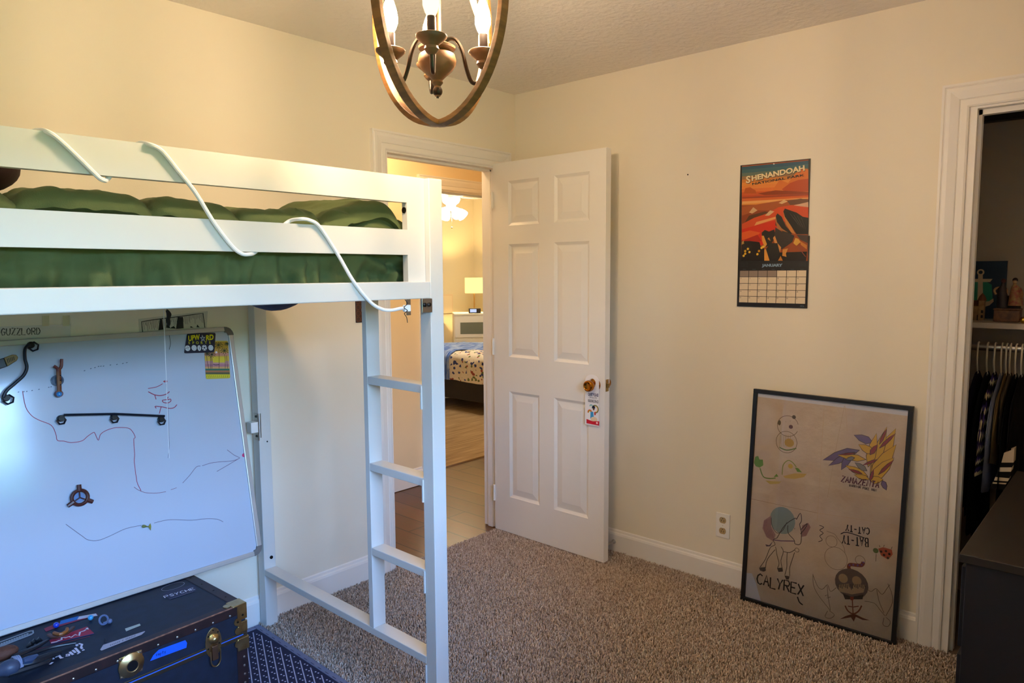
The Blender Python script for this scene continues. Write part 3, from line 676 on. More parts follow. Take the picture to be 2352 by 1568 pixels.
for k in range(5): MB().tube([lift(13+3.6*k, 825-1.2*k, 0.0195), lift(15+3.6*k, 835-1.6*k, 0.0195)], 0.0008, 5).build('grip_line', PLASTIC_K, tip)
t4 = thing('wooden_slingshot', 'brown wooden forked twig magnet with a blue marble on the whiteboard', 'toy', lift(132, 870, 0))
WDT = mat('toy_wood', '8b5a2f', 0.45, var=(60, '6b2b18'))
MB().tube([lift(130, 848, 0.022), lift(132, 902, 0.022)], [0.0072, 0.0068], 8).build('stem', WDT, t4, smooth=True)
MB().tube(smooth_path([lift(130, 850, 0.022), lift(136, 844, 0.022), lift(137, 826, 0.022)], 4), 0.0048, 8).tube(smooth_path([lift(130, 850, 0.022), lift(124, 845, 0.022), lift(119, 842, 0.022)], 4), 0.0048, 8).build('fork', mat('red_wood', '6e2a1c', 0.45), t4, smooth=True)
for py in (864, 875, 885): MB().ball(lift(133, py, 0.030), 0.0022, 8, 6).build('peg', PLASTIC_K, t4)
MB().lathe([(0.018, 0), (0.018, 0.012), (0.013, 0.014), (0.013, 0.004)], lift(130, 874, 0.001), bn, 24).build('magnet_ring', mat('blue_grey_plastic', '556579', 0.3), t4, smooth=True)
hb = MB().lathe([(0.011, 0), (0.012, 0.008), (0.011, 0.020)], lift(132, 905, 0.003), bn, 14).build('cup', mat('red_wood_cup', '6e2a1c', 0.45), t4, smooth=True)
MB().ball(lift(131, 906, 0.024), 0.0085, 16, 10).build('marble', mat('blue_glass', '2f86c8', 0.05, spec=1.0), hb, smooth=True)
t5 = thing('spinner_wheel', 'dark red three armed ring wheel stuck low on the whiteboard', 'toy', lift(180, 1140, 0))
cc = lift(181, 1142, 0.012); RW = mat('dark_red_wood', '4a1e18', 0.4)
MB().tube([cc+(np.array([1., 0, 0])*math.cos(2*PI*k/24)+tv*math.sin(2*PI*k/24))*0.0235 for k in range(24)], 0.0058, 8, closed=True).build('ring', RW, t5, smooth=True)
for w in (PI/2-0.05, PI/2+2*PI/3-0.05, PI/2-2*PI/3-0.05):
    dv = np.array([1., 0, 0])*math.cos(w)+tv*math.sin(w)
    MB().tube([cc+dv*0.022, cc+dv*0.042], [0.0075, 0.0068], 8).build('arm', RW, t5, smooth=True)
    MB().tube([cc, cc+dv*0.022], 0.0018, 6).build('spoke', RW, t5)
MB().lathe([(0.016, 0), (0.016, 0.004)], cc-bn*0.011, bn, 20).build('magnet', mat('blue_disc', '5b78a8', 0.3), t5)
t6 = thing('fishing_fly', 'tiny olive green bug magnet near the bottom of the whiteboard', 'toy', lift(336, 1209, 0))
OLV = mat('olive_plastic', '6d7434', 0.4)
MB().tube(smooth_path([lift(324, 1208, 0.009), lift(330, 1208, 0.01), lift(339, 1209, 0.009)], 4), [0.003, 0.0045, 0.0055, 0.0055, 0.005, 0.0035, 0.002, 0.0018, 0.0018], 8).build('body', OLV, t6, smooth=True)
MB().prism([lift(339, 1209, 0.006), lift(344, 1201, 0.004), lift(346, 1208, 0.004), lift(345, 1218, 0.004)], bn*0.003).build('tail_fin', mat('yellow_plastic', '8f8a3c', 0.4), t6, bevel=0.001)
# two flat magnets at the top right corner
mg = thing('sports_magnet', 'navy sports magnet with yellow lettering at the top right of the whiteboard', 'magnet', lift(458, 790, 0))
def rounded(pts, zoom, d, r=6):
    """rounded outline through pixel corners on the board"""
    out = []; n = len(pts)
    for i in range(n):
        a, b, c = np.array(pts[i-1], float), np.array(pts[i], float), np.array(pts[(i+1) % n], float)
        p = b+(a-b)/np.linalg.norm(a-b)*r; q = b+(c-b)/np.linalg.norm(c-b)*r
        for t in (0, .33, .67, 1): out.append((1-t)**2*p+2*t*(1-t)*b+t*t*q)
    return [lift(zoom[0]+p[0]/zoom[2], zoom[1]+p[1]/zoom[2], d) for p in out]
ZM = (300, 690, 6.918)
MB().prism(rounded([(893, 520), (1345, 515), (1325, 825), (843, 840)], ZM, 0.0024, 28), bn*0.0014).build('sheet', mat('navy_vinyl', '0b1430', 0.35), mg)
D = Decal(surf+bn*0.0039, (1, 0, 0), tv, 0.00012).zoom(*ZM)
ang_m = 0.075
D.text('UPW', (1000, 596), 0.0275, 'd9d400', fit=0.046, shear=0.25, bold=0.0010, ang=ang_m); D.text('RD', (1250, 592), 0.0275, 'd9d400', fit=0.032, shear=0.25, bold=0.0010, ang=ang_m)
sc_ = np.array(D.uv((1145, 602)))
star = []
for k in range(10):
    rr_ = 0.0150 if k % 2 == 0 else 0.0058; w = PI/2+PI*k/5; star.append((sc_[0]+rr_*0.75*math.cos(w), sc_[1]+rr_*math.sin(w)))
D.poly(star, 'b9c3d4', False); D.poly([((p[0]-sc_[0])*.55+sc_[0], (p[1]-sc_[1])*.55+sc_[1]) for p in star], '33415f', False)
for ch, x in zip('SPORTS', (930, 995, 1060, 1128, 1195, 1258)): D.text(ch, (x, 674-(x-930)*0.01), 0.0135, 'c8c32a', bold=0.0004)
for i, (x, y) in enumerate(((905, 757), (1008, 752), (1090, 755), (1172, 750), (1273, 750))):
    D.circle((x, y), 0.0108, 'dfe6ee', sx=0.62 if i == 2 else 0.9)
    c0 = D.uv((x, y))
    if i == 0:
        D.line([(c0[0]-0.008, c0[1]), (c0[0]+0.008, c0[1]+0.002)], 0.0008, '2a3550', False); D.ring((c0[0]+0.010, c0[1]-0.004), 0.009, 0.0008, '2a3550', False, 1.9, 3.6); D.ring((c0[0]-0.008, c0[1]+0.008), 0.009, 0.0008, '2a3550', False, 4.6, 6.6)
    if i in (1, 4):
        D.ring(c0, 0.0072, 0.0008, '7e93ad', False, sx=0.9); D.line([(c0[0]-0.003, c0[1]-0.003), (c0[0]+0.003, c0[1]+0.004)], 0.0009, '7e93ad', False)
    if i == 2: D.line([(c0[0], c0[1]-0.006), (c0[0]+0.001, c0[1]+0.006)], 0.0016, '2a3550', False)
    if i == 3:
        D.circle(c0, 0.0030, '16203c', False)
        for k in range(5): D.circle((c0[0]+0.0068*math.cos(PI/2+k*2*PI/5), c0[1]+0.0074*math.sin(PI/2+k*2*PI/5)), 0.0019, '16203c', False)
D.build('printed_logo', mg)
pm = thing('palm_magnet', 'yellow beach and palm tree magnet partly under the navy sports magnet', 'magnet', lift(498, 825, 0))
MB().prism(rounded([(1160, 640), (1545, 640), (1582, 1235), (1195, 1250)], ZM, 0.0004, 26), bn*0.0012).build('sheet', mat('magnet_sheet', 'c9b64a', 0.35), pm)
D = Decal(surf+bn*0.0016, (1, 0, 0), tv, 0.00008).zoom(*ZM)
def L(y): t = (y-640)/600.0; return 1163+33*t, 1543+36*t
for y0_, y1_, c_ in ((655, 760, 'b88f2a'), (760, 830, 'c79a48'), (830, 880, 'cf8f7a'), (880, 960, 'd9b44a'), (960, 1010, 'c9948e'), (1010, 1050, 'b77b86'), (1050, 1082, 'd2a06a'), (1082, 1110, '2a6b57'), (1110, 1140, 'a8714a'), (1140, 1172, '5b5a40'), (1172, 1222, 'd9c62e')):
    D.poly([(L(y0_)[0], y0_), (L(y0_)[1], y0_), (L(y1_)[1], y1_), (L(y1_)[0], y1_)], c_)
D.poly([(1305, 895), (1495, 895), (1500, 985), (1310, 985)], 'e2c83c')
D.circle((1362, 822), 0.0042, 'f3e9f0')
for bx, ty, tx in ((1240, 830, 1205), (1268, 860, 1262), (1290, 880, 1283), (1405, 740, 1398), (1502, 850, 1492), (1538, 870, 1522)): D.line([(bx, 1080), (tx+10, (ty+1080)/2), (tx, ty)], 0.0016, '3a2f22', sm=3)
for tx, ty, r in ((1290, 860, 62), (1395, 710, 78), (1490, 800, 70), (1530, 690, 40), (1215, 850, 40)):
    for k in range(9):
        w = 2*PI*k/9+0.2; D.line([(tx, ty), (tx+r*0.6*math.cos(w), ty-r*0.55*math.sin(w)-6), (min(tx+r*math.cos(w), L(ty)[1]-4), ty-r*0.6*math.sin(w)+10)], 0.0020, '2f3a1c', sm=3)
D.line([(1310, 1010), (1345, 1022), (1410, 1015)], 0.0022, '232e4a')
for k in range(11): D.line([(1205+33*k, 1222), (1215+33*k, 1188)], 0.0012, '6f7a20')
D.build('printed_scene', pm)

# papers taped to the wall above the board
pg = thing('taped_paper', 'paper strip with outlined letters taped to the wall above the whiteboard', 'paper', at_y(80, 790, -0.002))
q = [at_y(-60, 752, -0.0012), at_y(162, 744, -0.0012), at_y(162, 800, -0.0012), at_y(-60, 808, -0.0012)]
MB().prism(q, (0, -0.0006, 0)).build('sheet', mat('note_paper', 'd6d3cc', 0.7), pg)
D = Decal((0, -0.002, 0), (1, 0, 0), (0, 0, 1), 0.0002).zoom(0, 680, 5.6)
D.hand('GUZZLORD', (18, 502), (535, 490), 0.0215, 0.0032, '55534f', jit=0.03)
D.hand('GUZZLORD', (22, 500), (539, 488), 0.0118, 0.0010, 'b9b7b0', jit=0.0)
D.build('outlined_lettering', pg)
for k, px in enumerate((105, 152)):
    q = [at_y(px-8, 725, -0.002), at_y(px+8, 724, -0.002), at_y(px+8, 748, -0.002), at_y(px-8, 749, -0.002)]
    MB().prism(q, (0, -0.0004, 0)).build('tape', mat('masking_tape', 'cfc7a4', 0.5) if k == 0 else bpy.data.materials['masking_tape'], pg)
pd = thing('fence_drawing', 'pencil drawing of a long fence pinned to the wall above the whiteboard', 'drawing', at_y(395, 740, -0.002))
q = [at_y(318, 732, -0.0012), at_y(477, 714, -0.0012), at_y(474, 765, -0.0012), at_y(320, 772, -0.0012)]
MB().prism(q, (0, -0.0006, 0)).build('sheet', mat('sketch_paper', 'cdcabd', 0.7), pd)
D = Decal((0, -0.002, 0), (1, 0, 0), (0, 0, 1), 0.0002).zoom(300, 690, 6.918)
D.line([(190, 500), (175, 335), (360, 305), (560, 280), (760, 255), (1000, 222), (1150, 200), (1180, 430)], 0.0030, '2c2c2c')
for k in range(46):
    x = 200+k*21; t = (x-175)/990.0; y = 330-130*t
    D.line([(x+random.uniform(-3, 3), y+8), (x+random.uniform(-8, 8)+12, y+random.uniform(60, 190)*(1-0.15*t))], 0.0011, '4a4a48')
for p in ([(440, 470), (465, 290), (500, 300), (520, 460)], [(720, 450), (745, 262), (830, 262), (840, 440)], [(560, 430), (590, 300), (625, 440)], [(945, 430), (950, 405), (1000, 430)], [(1045, 425), (1055, 380), (1095, 425)], [(620, 440), (680, 405), (720, 445)]): D.poly(p, '26282a')
D.build('pencil_lines', pd)
# light switch with patterned plate
ls = thing('light_switch', 'brown lattice patterned light switch plate on the left wall beside the door casing', 'light switch', at_y(825, 738, -0.003))
sx0, sx1, sz0, sz1 = -1.103, -1.033, 1.232, 1.345
MB().box(sx0, sx1, -0.006, 0.0, sz0, sz1).build('plate', mat('brown_plate', '3a241c', 0.4), ls, bevel=0.002)
D = Decal((0, -0.0062, 0), (1, 0, 0), (0, 0, 1), 0.0002)
for i in range(3):
    for j in range(4): D.ring((sx0+0.012+0.0235*i, sz0+0.016+0.027*j), 0.0105, 0.0016, '7a4a34', False)
D.build('lattice_pattern', ls)
MB().box(-1.073, -1.063, -0.016, -0.005, 1.281, 1.297).build('toggle', PLASTIC_W, ls, bevel=0.002)

# ================================================================== TRUNK
TR = math.radians(2.9); tk = thing('steamer_trunk', 'black steamer trunk with brass corners on the rug below the whiteboard', 'trunk', (-1.950, -0.530, 0.006), TR)
def tp(x, y, z): return np.array([-1.950+x*math.cos(TR)-y*math.sin(TR), -0.530+x*math.sin(TR)+y*math.cos(TR), 0.006+z])
TL, TD, TH, TS = 0.80, 0.45, 0.364, 0.258
VUL = mat('black_vulcan_fibre', '101c32', 0.6, var=(30, '0b1426'), bump=(300, 0.2, 0.001))
LTH = mat('worn_brown_leather', '2c1718', 0.5, var=(22, '1d0f12'))
def tbox(x0, x1, y0, y1, z0, z1): return MB().box(x0, x1, y0, y1, z0, z1)
tbox(-TL, 0, 0, TD, 0, TS-0.004).build('body', VUL, tk, bevel=0.004, local=True)
tbox(-TL, 0, 0, TD, TS+0.006, TH).build('lid', VUL, tk, bevel=0.004, local=True)
bd = 0.0022
b_ = MB()
b_.box(-TL-bd, bd, -bd, 0.028, TH-0.030, TH+bd); b_.box(-TL-bd, bd, TD-0.028, TD+bd, TH-0.03, TH+bd)
b_.box(-0.034, bd, 0.0, TD, TH-0.03, TH+bd); b_.box(-TL-bd, -TL+0.034, 0.0, TD, TH-0.03, TH+bd)
bl = b_.build('lid_binding', LTH, tk, bevel=0.002, local=True)
b_ = MB()
for x0, x1 in ((-0.036, bd), (-TL-bd, -TL+0.036)):
    for y0_, y1_ in ((-bd, 0.034), (TD-0.034, TD+bd)): b_.box(x0, x1, y0_, y1_, 0.0, TS-0.006)
b_.box(-TL-bd, bd, -bd, 0.02, 0.0, 0.035)
bb2 = b_.build('body_binding', LTH, tk, bevel=0.002, local=True)
# worn pale edge of the lid binding
MB().tube([(-TL, -0.0012, TH+0.0012), (-TL*0.6, -0.0012, TH+0.0012), (-TL*0.3, -0.0012, TH+0.0012), (-0.045, -0.0012, TH+0.0012)], 0.0027, 6).build('worn_edge', mat('scuffed_leather', '8a6048', 0.7, var=(60, '5e3b30')), bl, local=True)
tbox(-TL-0.003, 0.003, -0.003, TD+0.003, TS-0.010, TS+0.003).build('rim', mat('dull_brass_rim', '6e6150', 0.35, 0.9), tk, bevel=0.001, local=True)
tbox(-TL-0.003, 0.003, -0.003, TD+0.003, TS+0.0045, TS+0.012).build('lid_rim', bpy.data.materials['dull_brass_rim'], tk, bevel=0.001, local=True)
tape = mat('blue_tape', '1e62d8', 0.5)
tbox(-0.60, -0.012, -0.0036, 0.0, TS+0.0032, TS+0.0062).build('tape_residue', tape, tk, local=True)
for i in range(13):
    x = -0.055-i*0.0575
    MB().lathe([(0.0042, 0), (0.0038, 0.0018), (0.0015, 0.003)], (x, -bd, TH-0.0225), (0, -1, 0), 10).build('rivet', STEEL, bl, smooth=True, local=True)
for i in range(7):
    MB().lathe([(0.0042, 0), (0.0038, 0.0018), (0.0015, 0.003)], (-0.012, -bd, 0.215-i*0.03), (0, -1, 0), 10).build('rivet', STEEL, bb2, smooth=True, local=True)
for i in range(4):
    MB().lathe([(0.0035, 0), (0.003, 0.0012), (0.001, 0.002)], (-0.018, 0.09+i*0.08, TH+bd), (0, 0, 1), 10).build('rivet', DARKSTEEL, bl, smooth=True, local=True)
# brass corners
for xs, xd in ((0.0, -1), (-TL, 1)):
    c_ = MB(); e = 0.0042
    def cb_(x0, x1, y0_, y1_, z0_, z1_): c_.box(min(x0, x1), max(x0, x1), y0_, y1_, z0_, z1_)
    cb_(xs-xd*e, xs+xd*0.044, -e, 0.044, TH-0.002, TH+e); cb_(xs-xd*e, xs+xd*0.030, -e, 0.0, TH-0.050, TH+e); cb_(xs-xd*e, xs, -e, 0.044, TH-0.050, TH+e)
    cc_ = c_.build('corner_cap', BRASS, tk, bevel=0.003, local=True)
    MB().lathe([(0.0125, 0), (0.0125, 0.0032)], (xs+xd*0.030, -0.0015, TH-0.052), (0, -1, 0), 16).lathe([(0.0125, 0), (0.0125, 0.0032)], (xs+xd*0.052, 0.020, TH+bd-0.001), (0, 0, 1), 16).build('lobe', BRASS, cc_, smooth=True, local=True)
    for rx, rz in ((0.012, TH-0.034), (0.030, TH-0.052)): MB().lathe([(0.004, 0), (0.002, 0.003)], (xs+xd*rx, -e-0.0005, rz), (0, -1, 0), 10).build('rivet', DARKSTEEL, cc_, local=True)
    m1 = MB(); m1.box(min(xs-xd*e, xs+xd*0.030), max(xs-xd*e, xs+xd*0.030), -e, 0.03, TS+0.013, TS+0.050)
    q1 = m1.build('hinge_cap', BRASS, tk, bevel=0.002, local=True)
    MB().lathe([(0.012, 0), (0.012, 0.003)], (xs+xd*0.030, -0.0035, TS+0.024), (0, -1, 0), 14).build('lobe', BRASS, q1, smooth=True, local=True)
    m2 = MB(); m2.box(min(xs-xd*(e+0.003), xs+xd*0.034), max(xs-xd*(e+0.003), xs+xd*0.034), -e-0.002, 0.04, TS-0.048, TS-0.004)
    q2 = m2.build('body_corner', BRASS, tk, bevel=0.003, local=True)
    MB().lathe([(0.011, 0), (0.011, 0.003)], (xs+xd*0.034, -0.005, TS-0.020), (0, -1, 0), 14).build('lobe', BRASS, q2, smooth=True, local=True)
# latch: oval plate, round boss, hinged hasp with wire loop
def tfront(px, py):   # trunk-local x, z of a pixel on the front face
    q = on_plane(px, py, tp(0, 0, 0), (math.sin(TR), -math.cos(TR), 0)); d = q-tp(0, 0, 0)
    return d[0]*math.cos(TR)+d[1]*math.sin(TR), d[2]
lx, lz = tfront(489, 1472)
lt = MB().prism([(lx+0.027*math.cos(w)*(1 if abs(math.sin(w)) < 0.9 else 0.9), -0.001, lz-0.004+0.050*math.sin(w)) for w in np.linspace(0, 2*PI, 28)[:-1]], (0, -0.003, 0)).build('latch', BRASS, tk, bevel=0.001, local=True)
MB().lathe([(0.017, 0), (0.017, 0.004), (0.011, 0.010), (0.009, 0.013), (0.004, 0.0145)], (lx+0.002, -0.004, lz+0.008), (0, -1, 0), 20).build('boss', BRASS, lt, smooth=True, local=True)
MB().box(lx-0.009, lx+0.011, -0.012, -0.004, lz-0.060, lz-0.012).build('hasp', mat('dull_copper', '86664e', 0.35, 0.9), lt, bevel=0.002, local=True)
loop = [(lx+0.001+0.016*math.cos(w), -0.012, lz-0.058+0.022*math.sin(w)) for w in np.linspace(PI, 2*PI, 12)]
MB().tube([(lx-0.015, -0.012, lz-0.028)]+loop+[(lx+0.017, -0.012, lz-0.028)], 0.0022, 8).build('wire_loop', BRASS, lt, smooth=True, local=True)
for rx, rz in ((-0.016, 0.022), (0.016, 0.026), (-0.018, -0.018), (0.019, -0.012), (0.0, 0.038)): MB().lathe([(0.003, 0), (0.0015, 0.002)], (lx+rx, -0.004, lz+rz), (0, -1, 0), 8).build('rivet', DARKSTEEL, lt, local=True)
kx, kz_ = tfront(300, 1525)
w4 = [(kx+r*math.cos(w), -0.001, kz_+r*math.sin(w)) for k in range(32) for w in (2*PI*k/32,) for r in (0.036+0.009*max(0, math.cos(4*(w-PI/4)))**3,)]
lk = MB().prism(w4, (0, -0.003, 0)).build('lock', BRASS, tk, bevel=0.001, local=True)
MB().lathe([(0.036, 0), (0.036, 0.003), (0.030, 0.007), (0.018, 0.011), (0.0155, 0.010)], (kx, -0.004, kz_), (0, -1, 0), 28).build('ring_boss', BRASS, lk, smooth=True, local=True)
MB().lathe([(0.015, 0), (0.015, 0.003)], (kx, -0.012, kz_), (0, -1, 0), 20).build('cylinder', PLASTIC_K, lk, local=True)
for w in (PI/4, 3*PI/4, -PI/4, -3*PI/4): MB().lathe([(0.0045, 0), (0.002, 0.003)], (kx+0.0385*math.cos(w), -0.004, kz_+0.0385*math.sin(w)), (0, -1, 0), 10).build('rivet', STEEL, lk, local=True)
# stickers and tape
ux = np.array([math.cos(TR), math.sin(TR), 0]); uy = np.array([-math.sin(TR), math.cos(TR), 0])
D = Decal(tp(0, -0.0004, 0), ux, (0, 0, 1), 0.0003).zoom(230, 1320, 6.322)
D.poly([(722, 1250), (770, 1165), (850, 1085), (1235, 945), (1262, 985), (1252, 1055)], '1c5fe0')
D.hand('empty', (812, 1178), (960, 1125), 0.010, 0.0012, '0e1b4a')
D.build('tape_label', tk, label='blue painters tape lettered in pen')
D = Decal(tp(0, 0, TH+0.0006), ux, uy, 0.0003).zoom(230, 1320, 6.322)
D.poly([(905, 270), (985, 235), (1330, 148), (1375, 150), (1405, 210), (1360, 245), (1010, 362)], '2a2b45')
D.hand('PSYCHE', (945, 335), (1400, 205), 0.019, 0.0030, 'd9dcec', jit=0.0)
for k in range(14): D.line([(1010+25*k, 355-8*k), (1022+25*k, 350-8*k)], 0.0016, '8d8fa8')
D.line([(1010, 355), (1395, 232)], 0.0006, '8d8fa8')
D.ring((1060, 170), 0.024, 0.0014, '9aa3b8', sx=1.6)
D.build('lettered_sticker', tk, label='dark sticker with pale block letters')
D = Decal(tp(0, 0, TH+0.0006), ux, uy, 0.0003).zoom(230, 1320, 6.322)
D.poly([(360, 780), (575, 708), (588, 735), (378, 820)], 'b3bfb8')
D.build('paper_scrap', tk, label='short pale paper strip')
D = Decal(tp(0, 0, TH+0.0006), ux, uy, 0.0003).zoom(230, 1320, 6.322)
D.poly([(0, 1085), (45, 1015), (640, 818), (655, 822), (600, 870), (20, 1100)], 'a9abbd')
for k in range(15):
    if k in (6, 8): continue
    D.line([(150+25*k, 1030-9.5*k), (156+25*k, 1008-9.5*k)], 0.0018, '5a5d70')
D.build('paper_label', tk, label='long torn pale paper label')
D = Decal(tp(0, 0, TH+0.0006), ux, uy, 0.0003).zoom(0, 1390, 8.808)
D.poly([(1000, 700), (1760, 425), (1905, 565), (1030, 780)], 'a5243f'); D.line([(1030, 782), (1905, 570)], 0.0045, '2c3f78'); D.line([(700, 900), (1040, 820), (1820, 625)], 0.0035, '7a2742')
D.line([(1035, 755), (1140, 735), (1190, 712), (1245, 695), (1250, 650), (1330, 655), (1400, 630), (1440, 648), (1520, 590), (1600, 612), (1620, 540), (1700, 515), (1740, 490), (1775, 495), (1755, 455)], 0.0060, 'd8d5e2')
D.build('red_sticker', tk, label='red sticker with white script')
D = Decal(tp(0, 0, TH+0.0006), ux, uy, 0.0003).zoom(0, 1390, 8.808)
D.poly([(890, 470), (1100, 380), (1700, 215), (1940, 160), (1990, 200), (1620, 300), (1170, 440), (930, 535)], '8a2340'); D.poly([(1200, 390), (1230, 310), (1600, 215), (1560, 290)], '1f6fc0'); D.poly([(1560, 290), (1600, 225), (1940, 165), (1975, 210)], 'c9cfe0')
D.build('flag_sticker', tk, label='red blue and white sticker')
D = Decal(tp(0, 0, TH+0.0006), ux, uy, 0.0003).zoom(0, 1390, 8.808)
D.poly([(0, 730), (600, 510), (680, 500), (690, 560), (640, 600), (0, 850)], '8b97a4'); D.poly([(0, 750), (590, 535), (650, 525), (655, 560), (600, 580), (0, 800)], '1d2836')
for k in range(11): D.line([(20+52*k, 790-19.5*k), (46+52*k, 762-19.5*k)], 0.0055, '9aa8b2')
D.build('outlined_sticker', tk, label='dark sticker with a pale outline')
D = Decal(tp(0, 0, TH+0.0006), ux, uy, 0.0003).zoom(0, 1390, 8.808)
for st in ([(900, 1080), (960, 1160)], [(975, 1050), (1030, 1115)], [(1040, 1040), (1085, 1090)], [(1120, 1010), (1150, 1050)], [(1190, 1010), (1240, 1070), (1280, 1055)], [(1120, 940), (1165, 975)], [(1330, 1000), (1400, 985), (1400, 1020), (1330, 1025)], [(1410, 940), (1480, 1000)], [(1470, 905), (1530, 960)], [(1520, 860), (1610, 960), (1560, 985)], [(1545, 790), (1565, 825)], [(1590, 775), (1660, 790), (1640, 850), (1665, 880)], [(1675, 895), (1695, 915)], [(1010, 1195), (1070, 1150)]):
    D.line(st, 0.0062, 'd4d4ea')
D.build('white_lettering', tk, label='thick white hand lettering')

# things lying on the trunk
def ttop(px, py, h=0.0): return on_plane(px, py, tp(0, 0, TH+h), (0, 0, 1))
MBL = mat('marble_blue', '1d3fc4', 0.05, spec=1.0); MBL2 = mat('marble_light_blue', '3aa3dc', 0.05, spec=1.0)
o_ = MB().ball(ttop(129, 1435, 0.0095), 0.0085, 18, 12).build('marble', MBL, smooth=True, label='dark blue glass marble on the trunk at the foot of the whiteboard', cat='marble', group='marbles on the trunk')
o_ = MB().ball(ttop(208, 1418, 0.0095), 0.0080, 18, 12).build('marble', MBL2, smooth=True, label='light blue marble on the trunk right of the dark blue marble', cat='marble', group='marbles on the trunk')
ct = thing('wooden_track', 'small brown curved wooden piece lying on the red trunk sticker', 'toy track', ttop(140, 1455))
MB().tube(smooth_path([ttop(112, 1457, 0.008), ttop(125, 1463, 0.009), ttop(142, 1459, 0.010), ttop(158, 1450, 0.010), ttop(168, 1440, 0.010)], 5), 0.0068, 8, 0.6).build('gutter', mat('dark_toy_wood', '4c2416', 0.45), ct, smooth=True)
MB().tube(smooth_path([ttop(124, 1453, 0.014), ttop(138, 1456, 0.016), ttop(152, 1449, 0.016), ttop(154, 1443, 0.018)], 4), 0.0050, 8).build('rail', mat('orange_wood', '9c5a24', 0.45), ct, smooth=True)
cl = thing('grey_clip', 'small grey plastic clip lying on the trunk lid', 'clip', ttop(241, 1428))
c0 = ttop(238, 1423, 0.016); 
MB().tube([c0+np.array([0.012*math.cos(w), 0.004*math.sin(w), 0.013*math.sin(w)]) for w in np.linspace(0, 2*PI, 16)[:-1]], 0.0030, 6, closed=True).build('loop', mat('grey_plastic', '5a6c92', 0.35), cl, smooth=True)
c1 = ttop(252, 1426, 0.008)
MB().ball(c1, 0.0075, 12, 8).tube([ttop(238, 1431, 0.004), c1], 0.004, 8).build('catch', bpy.data.materials['grey_plastic'], cl, smooth=True)
MB().lathe([(0.0035, 0), (0.002, 0.006), (0.0007, 0.012)], ttop(242, 1474), (0, 0, 1), 8).build('push_pin', mat('dark_pin', '3a3a44', 0.3, 0.6), label='tiny dark pin standing on the trunk above the pale paper label', cat='pin')
# toy figure lying across the lid corner
tf = thing('toy_figure', 'dark grey jointed toy figure lying on the trunk at the lower left', 'toy figure', ttop(40, 1530))
GRY = mat('toy_grey', '3a465e', 0.45); DGY = mat('toy_dark', '161a22', 0.4); BRN = mat('toy_brown', '5b3424', 0.7, bump=(90, 0.8, 0.004))
MB().tube(smooth_path([ttop(-12, 1545, 0.030), ttop(8, 1537, 0.032), ttop(28, 1531, 0.032), ttop(36, 1528, 0.030)], 4), [0.008, 0.012, 0.015, 0.017, 0.019, 0.021, 0.022, 0.022, 0.021, 0.02, 0.018, 0.016, 0.012], 14).build('torso', GRY, tf, smooth=True)
for px, py, r in ((34, 1527, 0.022), (39, 1525, 0.021), (44, 1523, 0.020)):
    cc_ = ttop(px, py, 0.028); dv = (ttop(60, 1518, 0.03)-ttop(20, 1534, 0.03)); dv /= np.linalg.norm(dv); e1 = np.cross(dv, (0, 0, 1)); e1 /= np.linalg.norm(e1); e2 = np.cross(dv, e1)
    MB().tube([cc_+(e1*math.cos(2*PI*k/18)+e2*math.sin(2*PI*k/18))*r for k in range(18)], 0.0035, 6, closed=True).build('band', mat('band_grey', '8790ad', 0.35) if 'band_grey' not in bpy.data.materials else bpy.data.materials['band_grey'], tf, smooth=True)
MB().ball(ttop(8, 1500, 0.035), 0.028, 16, 10, (1.3, 0.8, 0.7)).build('head', BRN, tf, smooth=True)
def limb(nm, pts, rs): MB().tube(smooth_path([ttop(*p) for p in pts], 4), np.interp(np.linspace(0, 1, (len(pts)-1)*4+1), np.linspace(0, 1, len(rs)), rs), 8).build(nm, DGY, tf, smooth=True)
limb('arm', [(30, 1510, 0.034), (60, 1496, 0.030), (85, 1484, 0.02), (110, 1470, 0.010)], [0.009, 0.008, 0.006, 0.004])
limb('arm', [(24, 1518, 0.03), (70, 1502, 0.022), (120, 1486, 0.014), (175, 1476, 0.008)], [0.006, 0.006, 0.005, 0.0035])
limb('leg', [(48, 1524, 0.028), (80, 1518, 0.022), (112, 1506, 0.015), (140, 1497, 0.010)], [0.013, 0.012, 0.010, 0.006])
limb('leg', [(20, 1548, 0.02), (60, 1535, 0.015), (100, 1522, 0.010), (118, 1512, 0.008)], [0.009, 0.010, 0.008, 0.004])
MB().tube([ttop(52, 1518, 0.040), ttop(68, 1514, 0.036), ttop(84, 1506, 0.030)], [0.009, 0.011, 0.006], 8).build('armor_plate', mat('toy_blue_grey', '33486a', 0.4), tf, smooth=True)
for px, py in ((72, 1478), (84, 1474), (64, 1484)): MB().tube([ttop(px, py, 0.006), ttop(px+6, py-6, 0.016), ttop(px+12, py-4, 0.006)], [0.006, 0.008, 0.003], 7).build('claw', DGY, tf, smooth=True)

# rug under trunk and bed
rg = thing('rug', 'navy rug with white dotted lattice and grey bound edge under the trunk', 'rug', (-2.6, -0.8, 0))
RX0, RX1, RY0, RY1 = -3.55, -1.667, -1.60, -0.050
RUGN = mat('navy_weave', '11163a', 0.9, bump=(400, 0.4, 0.002))
MB().box(RX0, RX1, RY0, RY1, 0.0, 0.006).build('field', RUGN, rg)
b_ = MB().box(RX1, RX1+0.026, RY0-0.026, RY1+0.026, 0.0, 0.008).box(RX0-0.026, RX0, RY0-0.026, RY1+0.026, 0, 0.008).box(RX0, RX1, RY1, RY1+0.026, 0, 0.008).box(RX0, RX1, RY0-0.026, RY0, 0, 0.008)
bdg = b_.build('binding', mat('grey_binding', '6b7390', 0.8, bump=(200, 0.4, 0.002)), rg, bevel=0.003)
D = Decal((0, 0, 0.0062), (1, 0, 0), (0, 1, 0), 0.0002)
